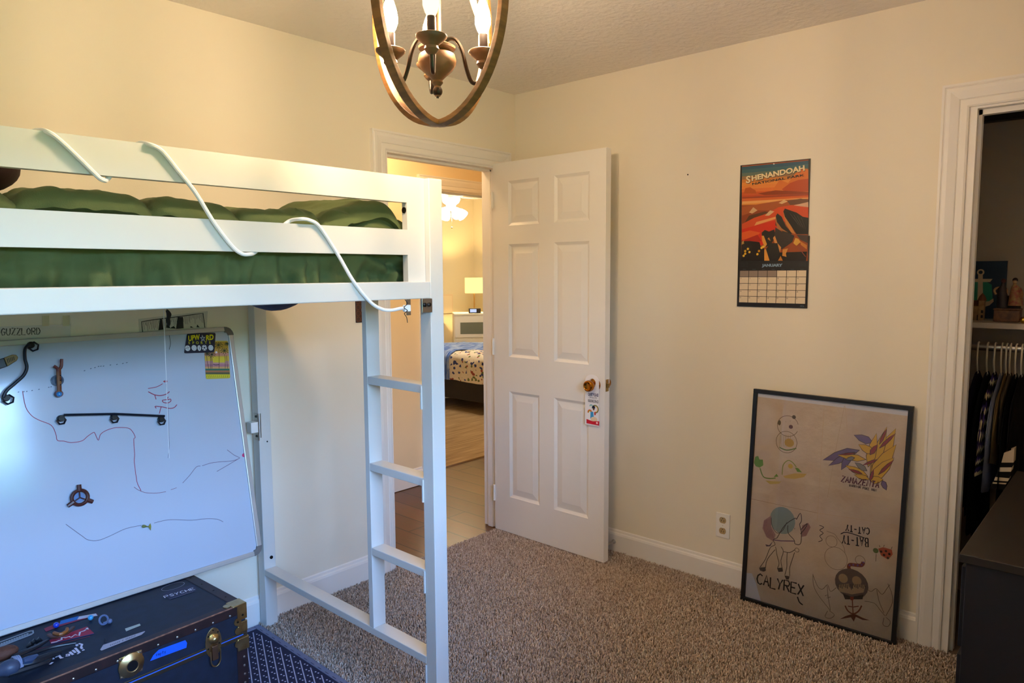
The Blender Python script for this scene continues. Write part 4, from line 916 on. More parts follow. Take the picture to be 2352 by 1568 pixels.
# lattice: continuous dotted chains one way, paired dots the other way
WHT = 'b9bfe0'
cdv = np.array([-0.408, -0.913]); adv_ = np.array([0.0088, -0.0518]); rdv = adv_/np.linalg.norm(adv_); pv = np.array([0.913, -0.408])
def on_rug(p): return RX0+0.015 < p[0] < RX1-0.014 and RY0+0.015 < p[1] < RY1-0.018
def dash(p, a, b, la, lb):
    q = [p, p+a*la, p+a*la+b*lb, p+b*lb]
    D.mb.add([D.P(t, 1) for t in q], [(0, 1, 2, 3)], WHT)
for i in range(-45, 75):
    o2 = np.array([-2.35, -0.75])+pv*0.0292*i
    for k in range(-260, 260):
        p = o2+cdv*0.0056*k
        if on_rug(p): dash(p+pv*(0.0008 if k % 2 else 0), pv, cdv, 0.0038, 0.0046)
    for k in range(-34, 34):
        p = o2+pv*0.0112+cdv*(0.041*k-0.012*i)
        for t in (0.0, 0.0146):
            q = p+rdv*t
            if on_rug(q): dash(q, rdv, np.array([-rdv[1], rdv[0]]), 0.0056, 0.0056)
D.build('lattice_pattern', rg)
D = Decal((0, 0, 0.0084), (1, 0, 0), (0, 1, 0), 0.0002)
y = RY1-0.02
while y > -1.2:
    D.rect(RX1+0.004, y-0.022, RX1+0.0065, y, '20254a'); y -= 0.047
D.build('stitching', bdg)

# ================================================================== RIGHT WALL
# calendar
cal = thing('wall_calendar', 'open wall calendar with an orange mountain picture on the right wall', 'calendar', (-0.003, -1.478, 1.301))
cy0, cy1 = -1.3265, -1.6335
def cquad(y0a, z0a, z1a, x): return [(x, y0a[0], z1a[0]), (x, y0a[1], z1a[1]), (x, y0a[1], z0a[1]), (x, y0a[0], z0a[0])]
MB().prism(cquad((cy0, cy1+0.007), (1.600, 1.600), (1.918, 1.915), -0.001), (-0.0035, 0, 0)).build('picture_page', mat('calendar_black', '15100f', 0.35), cal)
MB().prism(cquad((cy0, cy1), (1.301, 1.301), (1.601, 1.601), -0.001), (-0.0045, 0, 0)).build('date_page', bpy.data.materials['calendar_black'], cal)
D = Decal((-0.0060, 0, 0), (0, -1, 0), (0, 0, 1), 0.00012).zoom(1660, 340, 4.125)
Dp = lambda pts, c: D.poly(pts, c)
# sky bands down to the horizon
def band(yl0, yr0, yl1, yr1, c): Dp([(183-yl0*0.0, yl0), (812, yr0), (812, yr1), (181, yl1)], c)
Dp([(183, 170), (812, 110), (806, 1068), (176, 1064)], '9a4a26')
n_ = 12; sk = [(0x2f, 0x55, 0x6a), (0x3a, 0x62, 0x6c), (0x5d, 0x6d, 0x62), (0x94, 0x70, 0x4c), (0xc9, 0x7c, 0x38), (0xe0, 0x8a, 0x3a), (0xe0, 0x82, 0x38), (0xd9, 0x70, 0x30), (0xcb, 0x58, 0x26), (0xc4, 0x4a, 0x22), (0xd2, 0x62, 0x2a), (0xdd, 0x8a, 0x3c)]
for k in range(n_):
    t0, t1_ = k/n_, (k+1)/n_
    band(178+(540-178)*t0, 118+(520-118)*t0, 178+(540-178)*t1_, 118+(520-118)*t1_, '%02x%02x%02x' % sk[k])
Dp([(470, 400), (540, 300), (620, 330), (690, 240), (760, 190), (812, 200), (812, 420), (600, 430), (400, 430)], 'd4702c'); Dp([(560, 390), (640, 330), (720, 300), (812, 290), (812, 410), (600, 420)], 'b6481e')
Dp([(200, 430), (215, 380), (260, 370), (310, 400), (320, 430)], 'b4521f'); Dp([(330, 430), (500, 400), (812, 415), (812, 432), (400, 445)], '8f3a1a')
Dp([(185, 465), (400, 452), (812, 430), (812, 445), (400, 470), (185, 478)], '9c3f22'); Dp([(185, 505), (812, 470), (812, 490), (185, 530)], 'e8a35a')
# ridges
Dp([(183, 560), (400, 520), (600, 490), (812, 478), (812, 560), (500, 600), (183, 660)], 'a8552c'); Dp([(530, 520), (580, 490), (620, 505), (560, 530)], 'd9ad7a'); Dp([(610, 500), (740, 478), (812, 490), (812, 520), (640, 540)], '6b4634')
Dp([(183, 640), (330, 590), (450, 590), (380, 640), (183, 720)], '8d3f22'); Dp([(183, 750), (250, 640), (400, 600), (440, 610), (300, 700)], '57331f'); Dp([(250, 610), (290, 560), (330, 590), (280, 620)], 'cfa474'); Dp([(640, 550), (812, 510), (812, 560), (700, 560)], 'd0a283')
Dp([(183, 720), (300, 660), (420, 620), (530, 560), (650, 540), (812, 560), (812, 660), (560, 700), (340, 740), (183, 800)], 'cf4a24'); Dp([(400, 640), (450, 590), (490, 600), (440, 640)], 'd8b080'); Dp([(300, 735), (320, 700), (500, 650), (520, 665)], 'e09a5a')
Dp([(183, 770), (320, 730), (520, 680), (520, 820), (370, 920), (183, 910)], 'cf2f1c'); Dp([(183, 800), (260, 780), (360, 800), (300, 850), (183, 870)], 'dc5a26'); Dp([(200, 870), (330, 820), (370, 880), (260, 900)], 'a8261a')
# dark rocks with lit edges
Dp([(183, 880), (260, 880), (350, 890), (360, 930), (400, 960), (500, 990), (800, 980), (790, 1068), (176, 1064)], '241d1c')
Dp([(500, 730), (505, 640), (520, 618), (560, 650), (600, 740), (660, 810), (600, 820)], '2b2624'); Dp([(500, 690), (503, 640), (515, 700), (560, 760), (620, 800), (520, 770)], 'a5683a')
Dp([(575, 600), (590, 572), (640, 590), (700, 610), (760, 650), (812, 660), (808, 815), (700, 815), (650, 740), (590, 650)], '1f1c1e'); Dp([(575, 600), (590, 650), (650, 740), (690, 815), (650, 800), (600, 720), (580, 650)], 'c07a3a')
for k in range(4): D.line([(640+35*k, 620+12*k), (720+22*k, 730+12*k)], 0.0015, '4a4342')
Dp([(370, 800), (400, 775), (440, 790), (490, 770), (500, 850), (450, 920), (400, 940), (375, 860)], '2a2423'); Dp([(370, 830), (390, 830), (420, 910), (400, 945), (375, 880)], 'd6923c'); Dp([(425, 860), (440, 845), (455, 880)], 'c07a3a')
Dp([(490, 830), (500, 750), (560, 790), (640, 810), (680, 830), (660, 890), (560, 960), (500, 880)], '3b3230'); Dp([(478, 850), (495, 830), (520, 900), (555, 940), (540, 1000), (500, 920)], 'd08a4a')
Dp([(410, 960), (450, 900), (520, 900), (545, 1000), (530, 1066), (440, 1066)], '2c2827'); Dp([(395, 960), (410, 955), (445, 1066), (395, 1066)], 'd6923c'); Dp([(570, 960), (620, 950), (600, 1000), (605, 1030), (565, 1020)], 'cf8a40'); Dp([(525, 1066), (550, 1020), (570, 1066)], 'b8742f')
Dp([(670, 900), (690, 850), (720, 860), (740, 890), (700, 925)], 'd9a040'); Dp([(735, 880), (800, 920), (798, 960), (740, 915)], 'c87a34'); D.line([(715, 935), (788, 1030)], 0.003, '8f4a38'); Dp([(700, 820), (808, 825), (805, 900), (740, 870)], '4a3a34')
for cx_, cy_ in ((215, 975), (240, 955), (200, 1020), (255, 985), (345, 975), (370, 945), (330, 1005), (385, 935), (215, 1000)): D.circle((cx_, cy_), 0.0055, random.choice(('d9a52a', 'c9881e', 'e0b23c')), seg=7)
Dp([(183, 890), (200, 872), (206, 905), (180, 915)], 'b3884a')
# lettering
def angled(txt, a, b, size, col, bold=0.0, dx=0.0, dz=0.0):
    p, q = np.array(D.uv(a)), np.array(D.uv(b)); d = q-p; D.text(txt, tuple((p+q)/2+np.array([dx, dz])), size, col, px=False, ang=math.atan2(d[1], d[0]), fit=float(np.linalg.norm(d)), bold=bold)
for off, c_ in ((0.0022, '1d2f38'), (0.0, 'e6d2a4')):
    D.text('S', tuple(np.array(D.uv((243, 302)))+np.array([off*0.7, -off])), 0.041, c_, px=False, bold=0.0012, ang=0.0, fit=0.0205)
    angled('HENANDOAH', (276, 290), (778, 190), 0.030, c_, 0.0012, off*0.7, -off)
angled('NATIONAL PARK', (278, 343), (772, 256), 0.0130, '1b2a30', 0.0003)
D.build('mountain_print', cal, GLOSSPRINT)
D = Decal((-0.0068, 0, 0), (0, -1, 0), (0, 0, 1), 0.00012).zoom(1660, 340, 4.125)
D.text('JANUARY', (468, 1111), 0.0155, '7f97ad', fit=0.090, bold=0.0009)
for k, (cx_, cy_) in enumerate(((205, 1102), (755, 1098))):
    for r in range(4):
        for c_ in range(6): D.line([(cx_-34+12*c_, cy_-18+12*r), (cx_-28+12*c_, cy_-18+12*r)], 0.0010, '3c4650')
for k in range(7): D.line([(190+91*k, 1148), (222+91*k, 1148)], 0.0010, '57606a')
A0, B0 = D.uv((162, 1160)); A1, B1 = D.uv((785, 1477))
cw = (A1-A0)/7; chh = (B0-B1)/5
for r in range(5):
    for c_ in range(7):
        col = '8d7d72' if (r == 0 and c_ < 4) else 'dccbb0'
        D.rect(A0+cw*c_+0.0012, B0-chh*(r+1)+0.0010, A0+cw*(c_+1)-0.0012, B0-chh*r-0.0010, col)
        dnum = r*7+c_-3
        if dnum >= 1: D.text(str(dnum), (A0+cw*c_+0.0062, B0-chh*r-0.0062), 0.0078, '2a211c', px=False)
D.text('2026', (754, 1497), 0.0085, '6e8496')
D.build('date_grid', cal)
MB().lathe([(0.0028, 0), (0.0028, 0.006), (0.001, 0.008)], (-0.005, (cy0+cy1)/2+0.003, 1.908), (-1, 0, 0), 10).build('nail', mat('white_nail', 'e8e4da', 0.4), cal)

nq = at_x(1580, 401, 0)
MB().lathe([(0.0035, 0), (0.0035, 0.001), (0.0012, 0.0012), (0.0012, 0.006)], nq, (-1, 0, 0), 10).build('nail', mat('rusty_nail', '3a2c20', 0.6, 0.5), label='tiny dark nail in the right wall between the door and the calendar', cat='nail')
# duplex outlet
ot = thing('wall_outlet', 'white duplex outlet plate low on the right wall beside the framed drawing', 'outlet', (-0.003, -1.285, 0.224))
MB().box(-0.006, 0.0, -1.318, -1.250, 0.226, 0.341).build('cover_plate', PLASTIC_W, ot, bevel=0.002)
for z in (0.309, 0.258):
    q = MB().prism([(-0.0055, -1.284+0.0165*math.cos(w), z+0.0175*max(-0.8, min(0.8, math.sin(w)))) for w in np.linspace(0, 2*PI, 25)[:-1]], (-0.002, 0, 0)).build('socket', mat('almond_plastic', 'b49c72', 0.4) if 'almond_plastic' not in bpy.data.materials else bpy.data.materials['almond_plastic'], ot)
    for dy in (-0.006, 0.006): MB().box(-0.0078, -0.0074, -1.284+dy-0.0012, -1.284+dy+0.0012, z-0.006, z+0.002).build('slot', PLASTIC_K, q)
    MB().lathe([(0.0022, 0), (0.0022, 0.0004)], (-0.0075, -1.284, z+0.008), (-1, 0, 0), 10).build('slot', PLASTIC_K, q)
MB().lathe([(0.002, 0), (0.0015, 0.001)], (-0.006, -1.284, 0.2835), (-1, 0, 0), 8).build('screw', STEEL, ot)
# door stop on the baseboard
ds = thing('door_stop', 'white tipped spring door stop on the baseboard behind the door', 'door stop', (-0.014, -0.70, 0.05))
s0, s1 = np.array([-0.014, -0.690, 0.058]), np.array([-0.088, -0.690, 0.058])
MB().lathe([(0.012, 0), (0.010, 0.006), (0.006, 0.010)], s0, (-1, 0, 0), 14).build('base', STEEL, ds, smooth=True)
MB().tube([s0, s1], 0.0055, 10).build('spring', STEEL, ds)
MB().lathe([(0.007, 0), (0.009, 0.006), (0.008, 0.014), (0.004, 0.016)], s1, (-1, 0, 0), 14).build('rubber_tip', PLASTIC_W, ds, smooth=True)

# framed drawing leaning against the wall
BLp, TLp = np.array([-0.112, -1.424, 0.0075]), np.array([-0.050, -1.436, 0.9465])
ax_u = np.array([0.024, -0.619, -0.007]); FW = np.linalg.norm(ax_u); fu = ax_u/FW
fv = TLp-BLp; fv = fv - fu*(fv @ fu); FH = np.linalg.norm(fv); fv = fv/FH; fn = np.cross(fu, fv)
if fn[0] > 0: fn = -fn
def fp(a, b, d=0.0): return BLp+fu*a+fv*b+fn*d
pf = thing('picture_frame', 'large black framed brown paper drawing leaning against the right wall', 'framed picture', fp(FW/2, 0, -0.01))
bw, dep = 0.0175, 0.022
for o2, e1, e2 in ((fp(0, 0, -dep), fu*FW, fv*bw), (fp(0, FH-bw, -dep), fu*FW, fv*bw), (fp(0, bw, -dep), fu*bw, fv*(FH-2*bw)), (fp(FW-bw, bw, -dep), fu*bw, fv*(FH-2*bw))):
    MB().obox(o2, e1, e2, fn*dep).build('frame_bar', BLACKM, pf, bevel=0.0012)
MB().obox(fp(bw, bw, -0.016), fu*(FW-2*bw), fv*(FH-2*bw), fn*0.005).build('backing', mat('mat_board', 'd9d6dc', 0.6), pf)
gl = MB().obox(fp(bw-0.002, bw-0.002, -0.007), fu*(FW-2*bw+0.004), fv*(FH-2*bw+0.004), fn*0.002).build('glazing', glass_mat('picture_glass', rough=0.02), pf)
PZ = fp(0, 0, -0.0105)
# kraft paper: slightly crumpled sheet with a torn lower left corner
kp = Decal(PZ, fu, fv, 0.0)
Zt = (1660, 860, 4.6125); Zb = (1660, 1150, 4.479)
kp.zoom(*Zb); c1 = kp.uv((228, 735)); tears = [kp.uv(p) for p in ((300, 745), (345, 850), (372, 960), (405, 1065))]
sheet = [(bw, c1[1])]+tears+[(tears[-1][0]+0.004, bw), (FW-bw, bw), (FW-bw, FH-bw-0.022), (bw, FH-bw-0.016)]
MB().prism([PZ-fn*0.0005+fu*a+fv*b for a, b in sheet], fn*0.0007).build('kraft_sheet', mat('kraft_paper', 'd8c3ab', 0.75, var=(9, 'cdb397'), bump=(16, 0.6, 0.012)), pf, label='creased brown kraft paper')
D = Decal(PZ+fn*0.0004, fu, fv, 0.00006); D.ws = 1.75
D.zoom(*Zt)
# fold lines
for pts, c_ in (([(1075, 330), (1040, 900), (1000, 1560)], 'd2b592'), ([(1290, 330), (1215, 700), (1110, 1300)], 'c9ad8e'), ([(300, 1315), (600, 1380), (1000, 1465)], 'ae9070'), ([(1000, 1465), (1500, 1540), (1860, 1600)], 'd2b592'), ([(1300, 340), (1320, 600)], 'd2b592')): D.line(pts, 0.0010, c_)
# generic animal head sketch, plant squiggle, leaf spray (plain stand-ins)
SK = '6b5138'
D.ring((690, 545), 0.044, 0.0012, SK, a0=0.3, a1=5.9); D.circle((600, 510), 0.011, '5d5138', sx=0.6); D.circle((755, 450), 0.008, '5d4a38'); D.circle((722, 553), 0.0085, '6a3a2a')
for p in ((668, 500), (715, 492)): D.circle(p, 0.0012, SK)
D.ring((675, 715), 0.046, 0.0012, '75603c', a0=0.0, a1=2*PI, sx=0.95)
for k in range(7): D.line([(610+18*k, 640), (605+18*k, 765)], 0.0008, 'a88c4e')
D.circle((705, 722), 0.018, 'c39a3c', sx=1.1); D.line([(600, 770), (680, 800), (780, 780)], 0.0028, '6e7f34', sm=4)
GR = '6f9638'
D.line([(395, 990), (430, 1080), (500, 1100), (560, 1095)], 0.0026, '6c8a3a', sm=4); D.line([(630, 1060), (640, 960), (690, 910), (740, 930), (780, 980)], 0.0020, '86933f', sm=4)
for p in ([(330, 935), (345, 870), (375, 860), (390, 900), (425, 900), (430, 960), (390, 985), (350, 970)], [(765, 985), (800, 990), (840, 1035), (790, 1030)], [(540, 1085), (570, 1050), (590, 1080)]): D.poly(p, GR)
D.poly([(640, 1075), (760, 1045), (890, 1050), (860, 1085), (760, 1105), (660, 1095)], 'd0ab5c'); D.poly([(450, 1120), (540, 1130), (620, 1130), (600, 1155), (500, 1160)], 'c9ae62'); D.circle((718, 970), 0.010, 'd2b04a')
def leaf(a, b, w, c_, edge='4a3520'):
    a, b = np.array(a, float), np.array(b, float); d = b-a; n_ = np.array([-d[1], d[0]])/np.linalg.norm(d)*w
    pts = [a, a+d*.3+n_*.9, a+d*.65+n_*.75, b, a+d*.65-n_*.75, a+d*.3-n_*.9]
    D.poly(pts, c_); D.line(pts+[pts[0]], 0.0011, edge)
PUR = '7a6488'; YEL = 'dba92c'; RDK = '9c3a30'
for a, b, w in (((1590, 720), (1390, 640), 45), ((1450, 800), (1060, 905), 60), ((1400, 820), (1120, 965), 40), ((1360, 830), (1255, 1010), 45), ((1690, 1120), (1735, 1225), 32)): leaf(a, b, w, PUR)
for a, b, w in (((1560, 1100), (1835, 570), 95), ((1580, 1050), (1740, 550), 60), ((1540, 980), (1630, 620), 55), ((1560, 1110), (1840, 740), 80), ((1570, 1120), (1815, 880), 70), ((1560, 1120), (1700, 1110), 45), ((1520, 900), (1215, 850), 38), ((1540, 1080), (1300, 960), 40), ((1560, 1110), (1390, 1060), 30), ((1600, 830), (1440, 740), 45)): leaf(a, b, w, YEL)
for a, b, w in (((1660, 780), (1835, 620), 20), ((1660, 740), (1740, 570), 18), ((1560, 850), (1640, 740), 30), ((1650, 1060), (1815, 900), 20), ((1640, 900), (1480, 960), 16), ((1420, 830), (1230, 850), 12), ((1480, 1050), (1330, 1000), 16), ((1560, 1130), (1600, 1000), 18)): leaf(a, b, w, RDK)
leaf((1530, 1020), (1400, 930), 30, '8b8378'); leaf((1400, 880), (1300, 900), 22, '8b8378')
D.hand('ZAMAZENTA', (1255, 1135), (1665, 1200), 0.024, 0.0028, '5c1c28', italic=0.15, jit=0.04)
D.hand('WARRIOR POKE MON', (1340, 1183), (1632, 1240), 0.0095, 0.0013, '3b231f', jit=0.05)
D.zoom(*Zb)
# round balloon shape and plain pony
D.circle((615, 200), 0.058, '8f9a92', sx=0.92); D.poly([(500, 150), (425, 200), (410, 280), (450, 370), (520, 415), (545, 350), (500, 260)], 'a8807a'); D.poly([(820, 250), (880, 225), (905, 270), (860, 360), (805, 370)], 'a3776e')
for k in range(5): D.line([(440+14*k, 200-6*k), (430+16*k, 290), (470+14*k, 380)], 0.0009, '855a5c', sm=3)
D.line([(500, 170), (510, 260), (560, 330), (620, 300), (660, 220)], 0.0014, '4c4a4a', sm=3)
PN = '4b4038'
D.line([(560, 380), (640, 250), (740, 180), (760, 190)], 0.0016, PN, sm=4); D.line([(760, 190), (800, 125), (812, 200), (790, 240)], 0.0016, PN, sm=3); D.line([(800, 300), (870, 230), (850, 280), (800, 340)], 0.0016, PN, sm=3)
D.line([(670, 250), (675, 330), (735, 400), (745, 440), (800, 440), (810, 330), (790, 240)], 0.0016, PN, sm=4); D.circle((742, 285), 0.0016, PN); D.ring((765, 505), 0.0085, 0.001, PN, sx=1.0)
D.line([(560, 380), (520, 400), (540, 450), (490, 480), (440, 600), (385, 680)], 0.0015, PN, sm=3); D.line([(545, 470), (560, 560), (580, 640), (565, 690)], 0.0015, PN, sm=3); D.line([(600, 470), (625, 520), (600, 610), (612, 690)], 0.0015, PN, sm=3); D.line([(625, 520), (690, 530), (745, 500)], 0.0015, PN, sm=3)
D.line([(665, 530), (660, 610), (660, 680), (640, 760)], 0.0015, PN, sm=3); D.line([(740, 530), (710, 620), (690, 690), (690, 770)], 0.0015, PN, sm=3); D.line([(540, 500), (460, 600), (440, 690)], 0.0015, PN, sm=3)
D.line([(520, 400), (600, 410), (735, 412)], 0.0022, '6a4a68'); D.poly([(440, 445), (480, 455), (520, 410), (490, 465), (450, 468)], '5a4a58')
for p in ([(375, 685), (440, 680), (445, 715), (420, 725), (385, 715)], [(560, 690), (615, 685), (620, 725), (575, 730)], [(635, 765), (690, 775), (680, 808), (655, 808)]): D.poly(p, '4e423c')
D.hand('CALYREX', (352, 850), (845, 985), 0.046, 0.0034, '1d1510', jit=0.06, adv=1.1)
D.line([(770, 985), (790, 1040), (825, 1068)], 0.003, '1d1510', sm=3)
# upside-down title, scribbles and small creatures
D.hand('BAT-TY', (1495, 385), (1215, 345), 0.034, 0.0026, '241a14', jit=0.03); D.hand('CAT-TY', (1510, 280), (1255, 240), 0.026, 0.0024, '241a14', jit=0.03)
D.line([(1215, 340), (1280, 322), (1460, 380)], 0.002, '241a14', sm=3)
D.line([(995, 250), (1040, 270), (1000, 300), (1035, 330), (1000, 360), (1025, 400), (985, 420)], 0.0015, '3d3028', sm=4)
for c_, r in (((1165, 590), 0.046), ((1120, 415), 0.023)): D.ring(c_, r, 0.0008, '6e5640', sx=0.95)
D.line([(1070, 310), (1150, 340), (1180, 380), (1240, 460), (1260, 530)], 0.0008, '6e5640', sm=4); D.ring((1415, 610), 0.018, 0.0009, '6e5640')
D.poly([(1600, 490), (1650, 475), (1740, 500), (1750, 550), (1700, 600), (1630, 560)], 'b5583e'); D.circle((1575, 510), 0.010, '5c6a40')
for p in ((1630, 520), (1680, 515), (1715, 545), (1660, 555), (1700, 585)): D.circle(p, 0.0046, '23201c')
for a, b in (((1620, 475), (1610, 455)), ((1735, 495), (1745, 470)), ((1580, 545), (1575, 620)), ((1655, 470), (1665, 452))): D.line([a, b], 0.0010, '4a4030')
# tail, masked face, wings
D.line([(1340, 745), (1300, 690), (1310, 655), (1380, 660), (1430, 660), (1448, 630)], 0.0078, '7c3c34', sm=5)
for p in ((1305, 660), (1345, 655), (1390, 660), (1430, 655), (1448, 632)): D.circle(p, 0.0036, '6a4a86')
D.circle((1325, 850), 0.060, '66564f', sx=1.05); D.poly([(1190, 860), (1300, 850), (1325, 920), (1350, 850), (1470, 860), (1450, 940), (1330, 960), (1200, 930)], 'b39474')
for p in ((1240, 795), (1380, 820)): D.circle(p, 0.0185, 'b0906c', sx=0.95)
for k in range(16): D.line([(1190+18*k, 855), (1195+18*k, 885+8*(k % 3))], 0.0016, '3a302c')
D.poly([(1235, 950), (1330, 985), (1450, 960), (1440, 1010), (1330, 1010), (1260, 1010)], '332a27'); D.poly([(1310, 985), (1350, 985), (1345, 1020), (1318, 1020)], '8f3f2c')
D.line([(1335, 1020), (1345, 1210)], 0.0022, '7a4226'); D.line([(1290, 1080), (1345, 1090), (1400, 1080)], 0.0022, '7a4226'); D.line([(1260, 1075), (1290, 1130), (1345, 1160), (1400, 1130), (1430, 1075)], 0.0030, '7a4226', sm=4)
D.poly([(1205, 1215), (1260, 1185), (1320, 1165), (1370, 1165), (1440, 1200), (1515, 1228), (1440, 1222), (1370, 1190), (1350, 1240), (1320, 1195), (1260, 1205)], '6b3a24')
WG = '6a5644'
for pts in ([(930, 750), (935, 860), (980, 960), (1080, 1090), (1110, 1130)], [(930, 760), (980, 880), (1030, 905), (1080, 860), (1110, 930), (1170, 890)], [(1075, 870), (1090, 1010), (1110, 1120)], [(1700, 850), (1740, 950), (1745, 1050), (1680, 1180)], [(1490, 910), (1530, 930), (1580, 900), (1640, 960), (1690, 900), (1720, 860)], [(1460, 1030), (1560, 1050), (1620, 1120), (1670, 1180)], [(1585, 910), (1610, 1030), (1660, 1150)], [(1080, 1130), (1055, 1190), (1110, 1205), (1150, 1170), (1100, 1130)], [(1660, 1200), (1650, 1270), (1700, 1290), (1725, 1240), (1680, 1195)]): D.line(pts, 0.0011, WG, sm=4)
D.line([(1055, 975), (1085, 960), (1075, 1000), (1110, 985)], 0.0014, WG)
D.build('crayon_drawings', pf)

# ================================================================== DRESSER
dr = thing('dresser', 'dark navy dresser with a black top in the lower right corner', 'dresser', (-0.55, -2.67, 0))
DRS = mat('navy_black_lacquer', '080a16', 0.5, bump=(200, 0.1, 0.001)); DRT = mat('dark_brown_top', '1d1714', 0.45)
ex0, ex1, ey0, ey1, ez = -1.037, -0.06, -2.960, -2.388, 0.76
MB().box(ex0+0.006, ex1, ey0, ey1-0.014, 0.0, ez-0.022).build('body', DRS, dr, bevel=0.002)
MB().box(ex0, ex1, ey0, ey1, ez-0.022, ez).build('top', DRT, dr, bevel=0.002)
for k in range(3):
    q = MB().box(ex0+0.03, ex1-0.03, ey1-0.016, ey1-0.002, 0.05+k*0.23, 0.26+k*0.23).build('drawer', DRS, dr, bevel=0.002)
    for xk in (-0.8, -0.3): MB().lathe([(0.006, 0), (0.006, 0.01), (0.014, 0.02), (0.01, 0.026)], (xk, ey1-0.003, 0.155+k*0.23), (0, 1, 0), 14).build('knob', BRASS, q, smooth=True)

# ================================================================== CLOSET
sh = MB().box(0.31, 0.66, -3.1, -1.6, 1.227, 1.248).build('closet_shelf', mat('shelf_white', 'b5a898', 0.5), label='pale wooden shelf across the closet above the rod', cat='shelf')
rod = MB().tube([(0.33, -3.1, 1.150), (0.33, -1.6, 1.150)], 0.0145, 16).build('closet_rod', STEEL, smooth=True, label='chrome closet rod below the shelf holding the hangers', cat='rod')
an = thing('anchor_canvas', 'navy and teal canvas with a pale anchor leaning on the closet shelf', 'canvas', (0.6, -2.16, 1.249))
MB().box(0.60, 0.622, -2.238, -2.03, 1.249, 1.494).build('panel', mat('navy_canvas', '12304a', 0.7), an)
D = Decal((0.5995, 0, 0), (0, -1, 0), (0, 0, 1), 0.0003).zoom(2215, 570, 8.255)
D.poly([(60, 640), (430, 640), (520, 690), (540, 1000), (400, 1010), (60, 1005)], '2b8a70'); BEI = 'c0aa8c'
D.ring((310, 455), 0.0105, 0.0062, BEI); D.poly([(262, 500), (350, 500), (355, 1000), (245, 1000)], BEI); D.poly([(60, 580), (535, 580), (490, 640), (60, 640)], BEI)
D.poly([(380, 1010), (470, 1000), (550, 950), (555, 1010), (480, 1080), (390, 1110)], BEI)
D.build('anchor_print', an)
chh = thing('church_ornament', 'small tan ceramic church ornament in front of the anchor canvas', 'ornament', (0.46, -2.14, 1.249))
CLAY = mat('tan_ceramic', '9c7f52', 0.6, var=(60, '83643e')); ROOF = mat('clay_roof', '6b4327', 0.6)
def cz(px, py): q = at_x(px, py, 0.45); return q[1], q[2]
ya, zb = cz(2226, 741); yb, _ = cz(2249, 741); yc2, zt2 = cz(2262, 690); _, zr = cz(2250, 673); _, zl = cz(2230, 702)
zb = 1.249
MB().box(0.45, 0.50, min(yb, ya)-0.002, ya+0.03, zb, zl).build('nave', CLAY, chh, bevel=0.002)
MB().prism([(0.445, yb, zl), (0.445, ya+0.035, zl), (0.475, ya+0.02, zl+0.022), (0.475, yb, zl+0.022)], (0.02, 0, 0)).build('nave_roof', ROOF, chh)
MB().box(0.446, 0.476, yc2, yb+0.006, zb, zt2).build('tower', CLAY, chh, bevel=0.002)
ymid = (yc2+yb+0.006)/2
MB().lathe([(0.0165, 0), (0.010, zr-zt2-0.012), (0.001, zr-zt2)], (0.461, ymid, zt2), (0, 0, 1), 8).build('spire', ROOF, chh)
for yy, zz in ((ymid-0.004, zb+0.016), (ymid-0.004, zb+0.036), (ya-0.004, zb+0.018)): MB().box(0.4445, 0.447, yy-0.004, yy+0.004, zz-0.006, zz+0.006).build('window', mat('dark_hole', '1c1410', 0.7) if 'dark_hole' not in bpy.data.materials else bpy.data.materials['dark_hole'], chh)
MB().box(0.447, 0.451, yb+0.002, yb+0.009, zb, zb+0.022).build('doorway', bpy.data.materials['dark_hole'], chh)
fg = thing('couple_figurine', 'brown music box figurine of a seated couple on the closet shelf', 'figurine', (0.42, -2.25, 1.249))
def fz(px, py, x=0.42): q = at_x(px, py, x); return np.array([x, q[1], q[2]])
q0, q1_ = fz(2283, 738), fz(2345, 712)
BASEW = mat('carved_base', '7a5230', 0.5, var=(50, '4f3220')); 
MB().box(0.395, 0.455, q1_[1], q0[1], 1.249, q1_[2]).box(0.39, 0.46, q1_[1]-0.002, q0[1]+0.002, q1_[2], q1_[2]+0.006).build('base', BASEW, fg, bevel=0.003)
MB().box(0.44, 0.446, q1_[1]+0.004, q0[1]-0.006, q1_[2], fz(2300, 679)[2]).build('bench_back', mat('dark_bench', '2c1c12', 0.6), fg)
FIGM = mat('painted_ceramic', '9a7a4c', 0.5, var=(70, '8a3f38')); VEST = mat('dark_vest', '30282c', 0.6); SKN = mat('ceramic_skin', 'b58e64', 0.5)
p = fz(2302, 700); MB().tube([p-np.array([0, 0, 0.012]), p+np.array([0, 0, 0.012]), fz(2302, 662), fz(2304, 656), fz(2305, 646)], [0.020, 0.019, 0.016, 0.008, 0.006], 12).build('man_body', VEST, fg, smooth=True)
MB().ball(fz(2305, 645), 0.0095, 12, 8).build('man_head', mat('maroon_cap', '4a2020', 0.6), fg, smooth=True)
MB().tube(smooth_path([fz(2297, 660), fz(2288, 662), fz(2284, 668), fz(2288, 676)], 3), 0.0045, 8).tube(smooth_path([fz(2307, 660), fz(2312, 666), fz(2311, 676), fz(2307, 682)], 3), 0.0045, 8).build('man_arms', SKN, fg, smooth=True)
p = fz(2333, 690, 0.415); MB().tube([p-np.array([0, 0, 0.020]), p, fz(2333, 672, 0.415), fz(2332, 659, 0.415), fz(2331, 653, 0.415), fz(2331, 648, 0.415)], [0.026, 0.024, 0.020, 0.014, 0.006, 0.005], 12).build('woman_body', FIGM, fg, smooth=True)
MB().ball(fz(2331, 647, 0.415), 0.008, 12, 8).build('woman_head', SKN, fg, smooth=True)
MB().ball(fz(2332, 643, 0.420), 0.0095, 12, 8).build('woman_hair', mat('dark_hair', '2a1810', 0.7), fg, smooth=True)
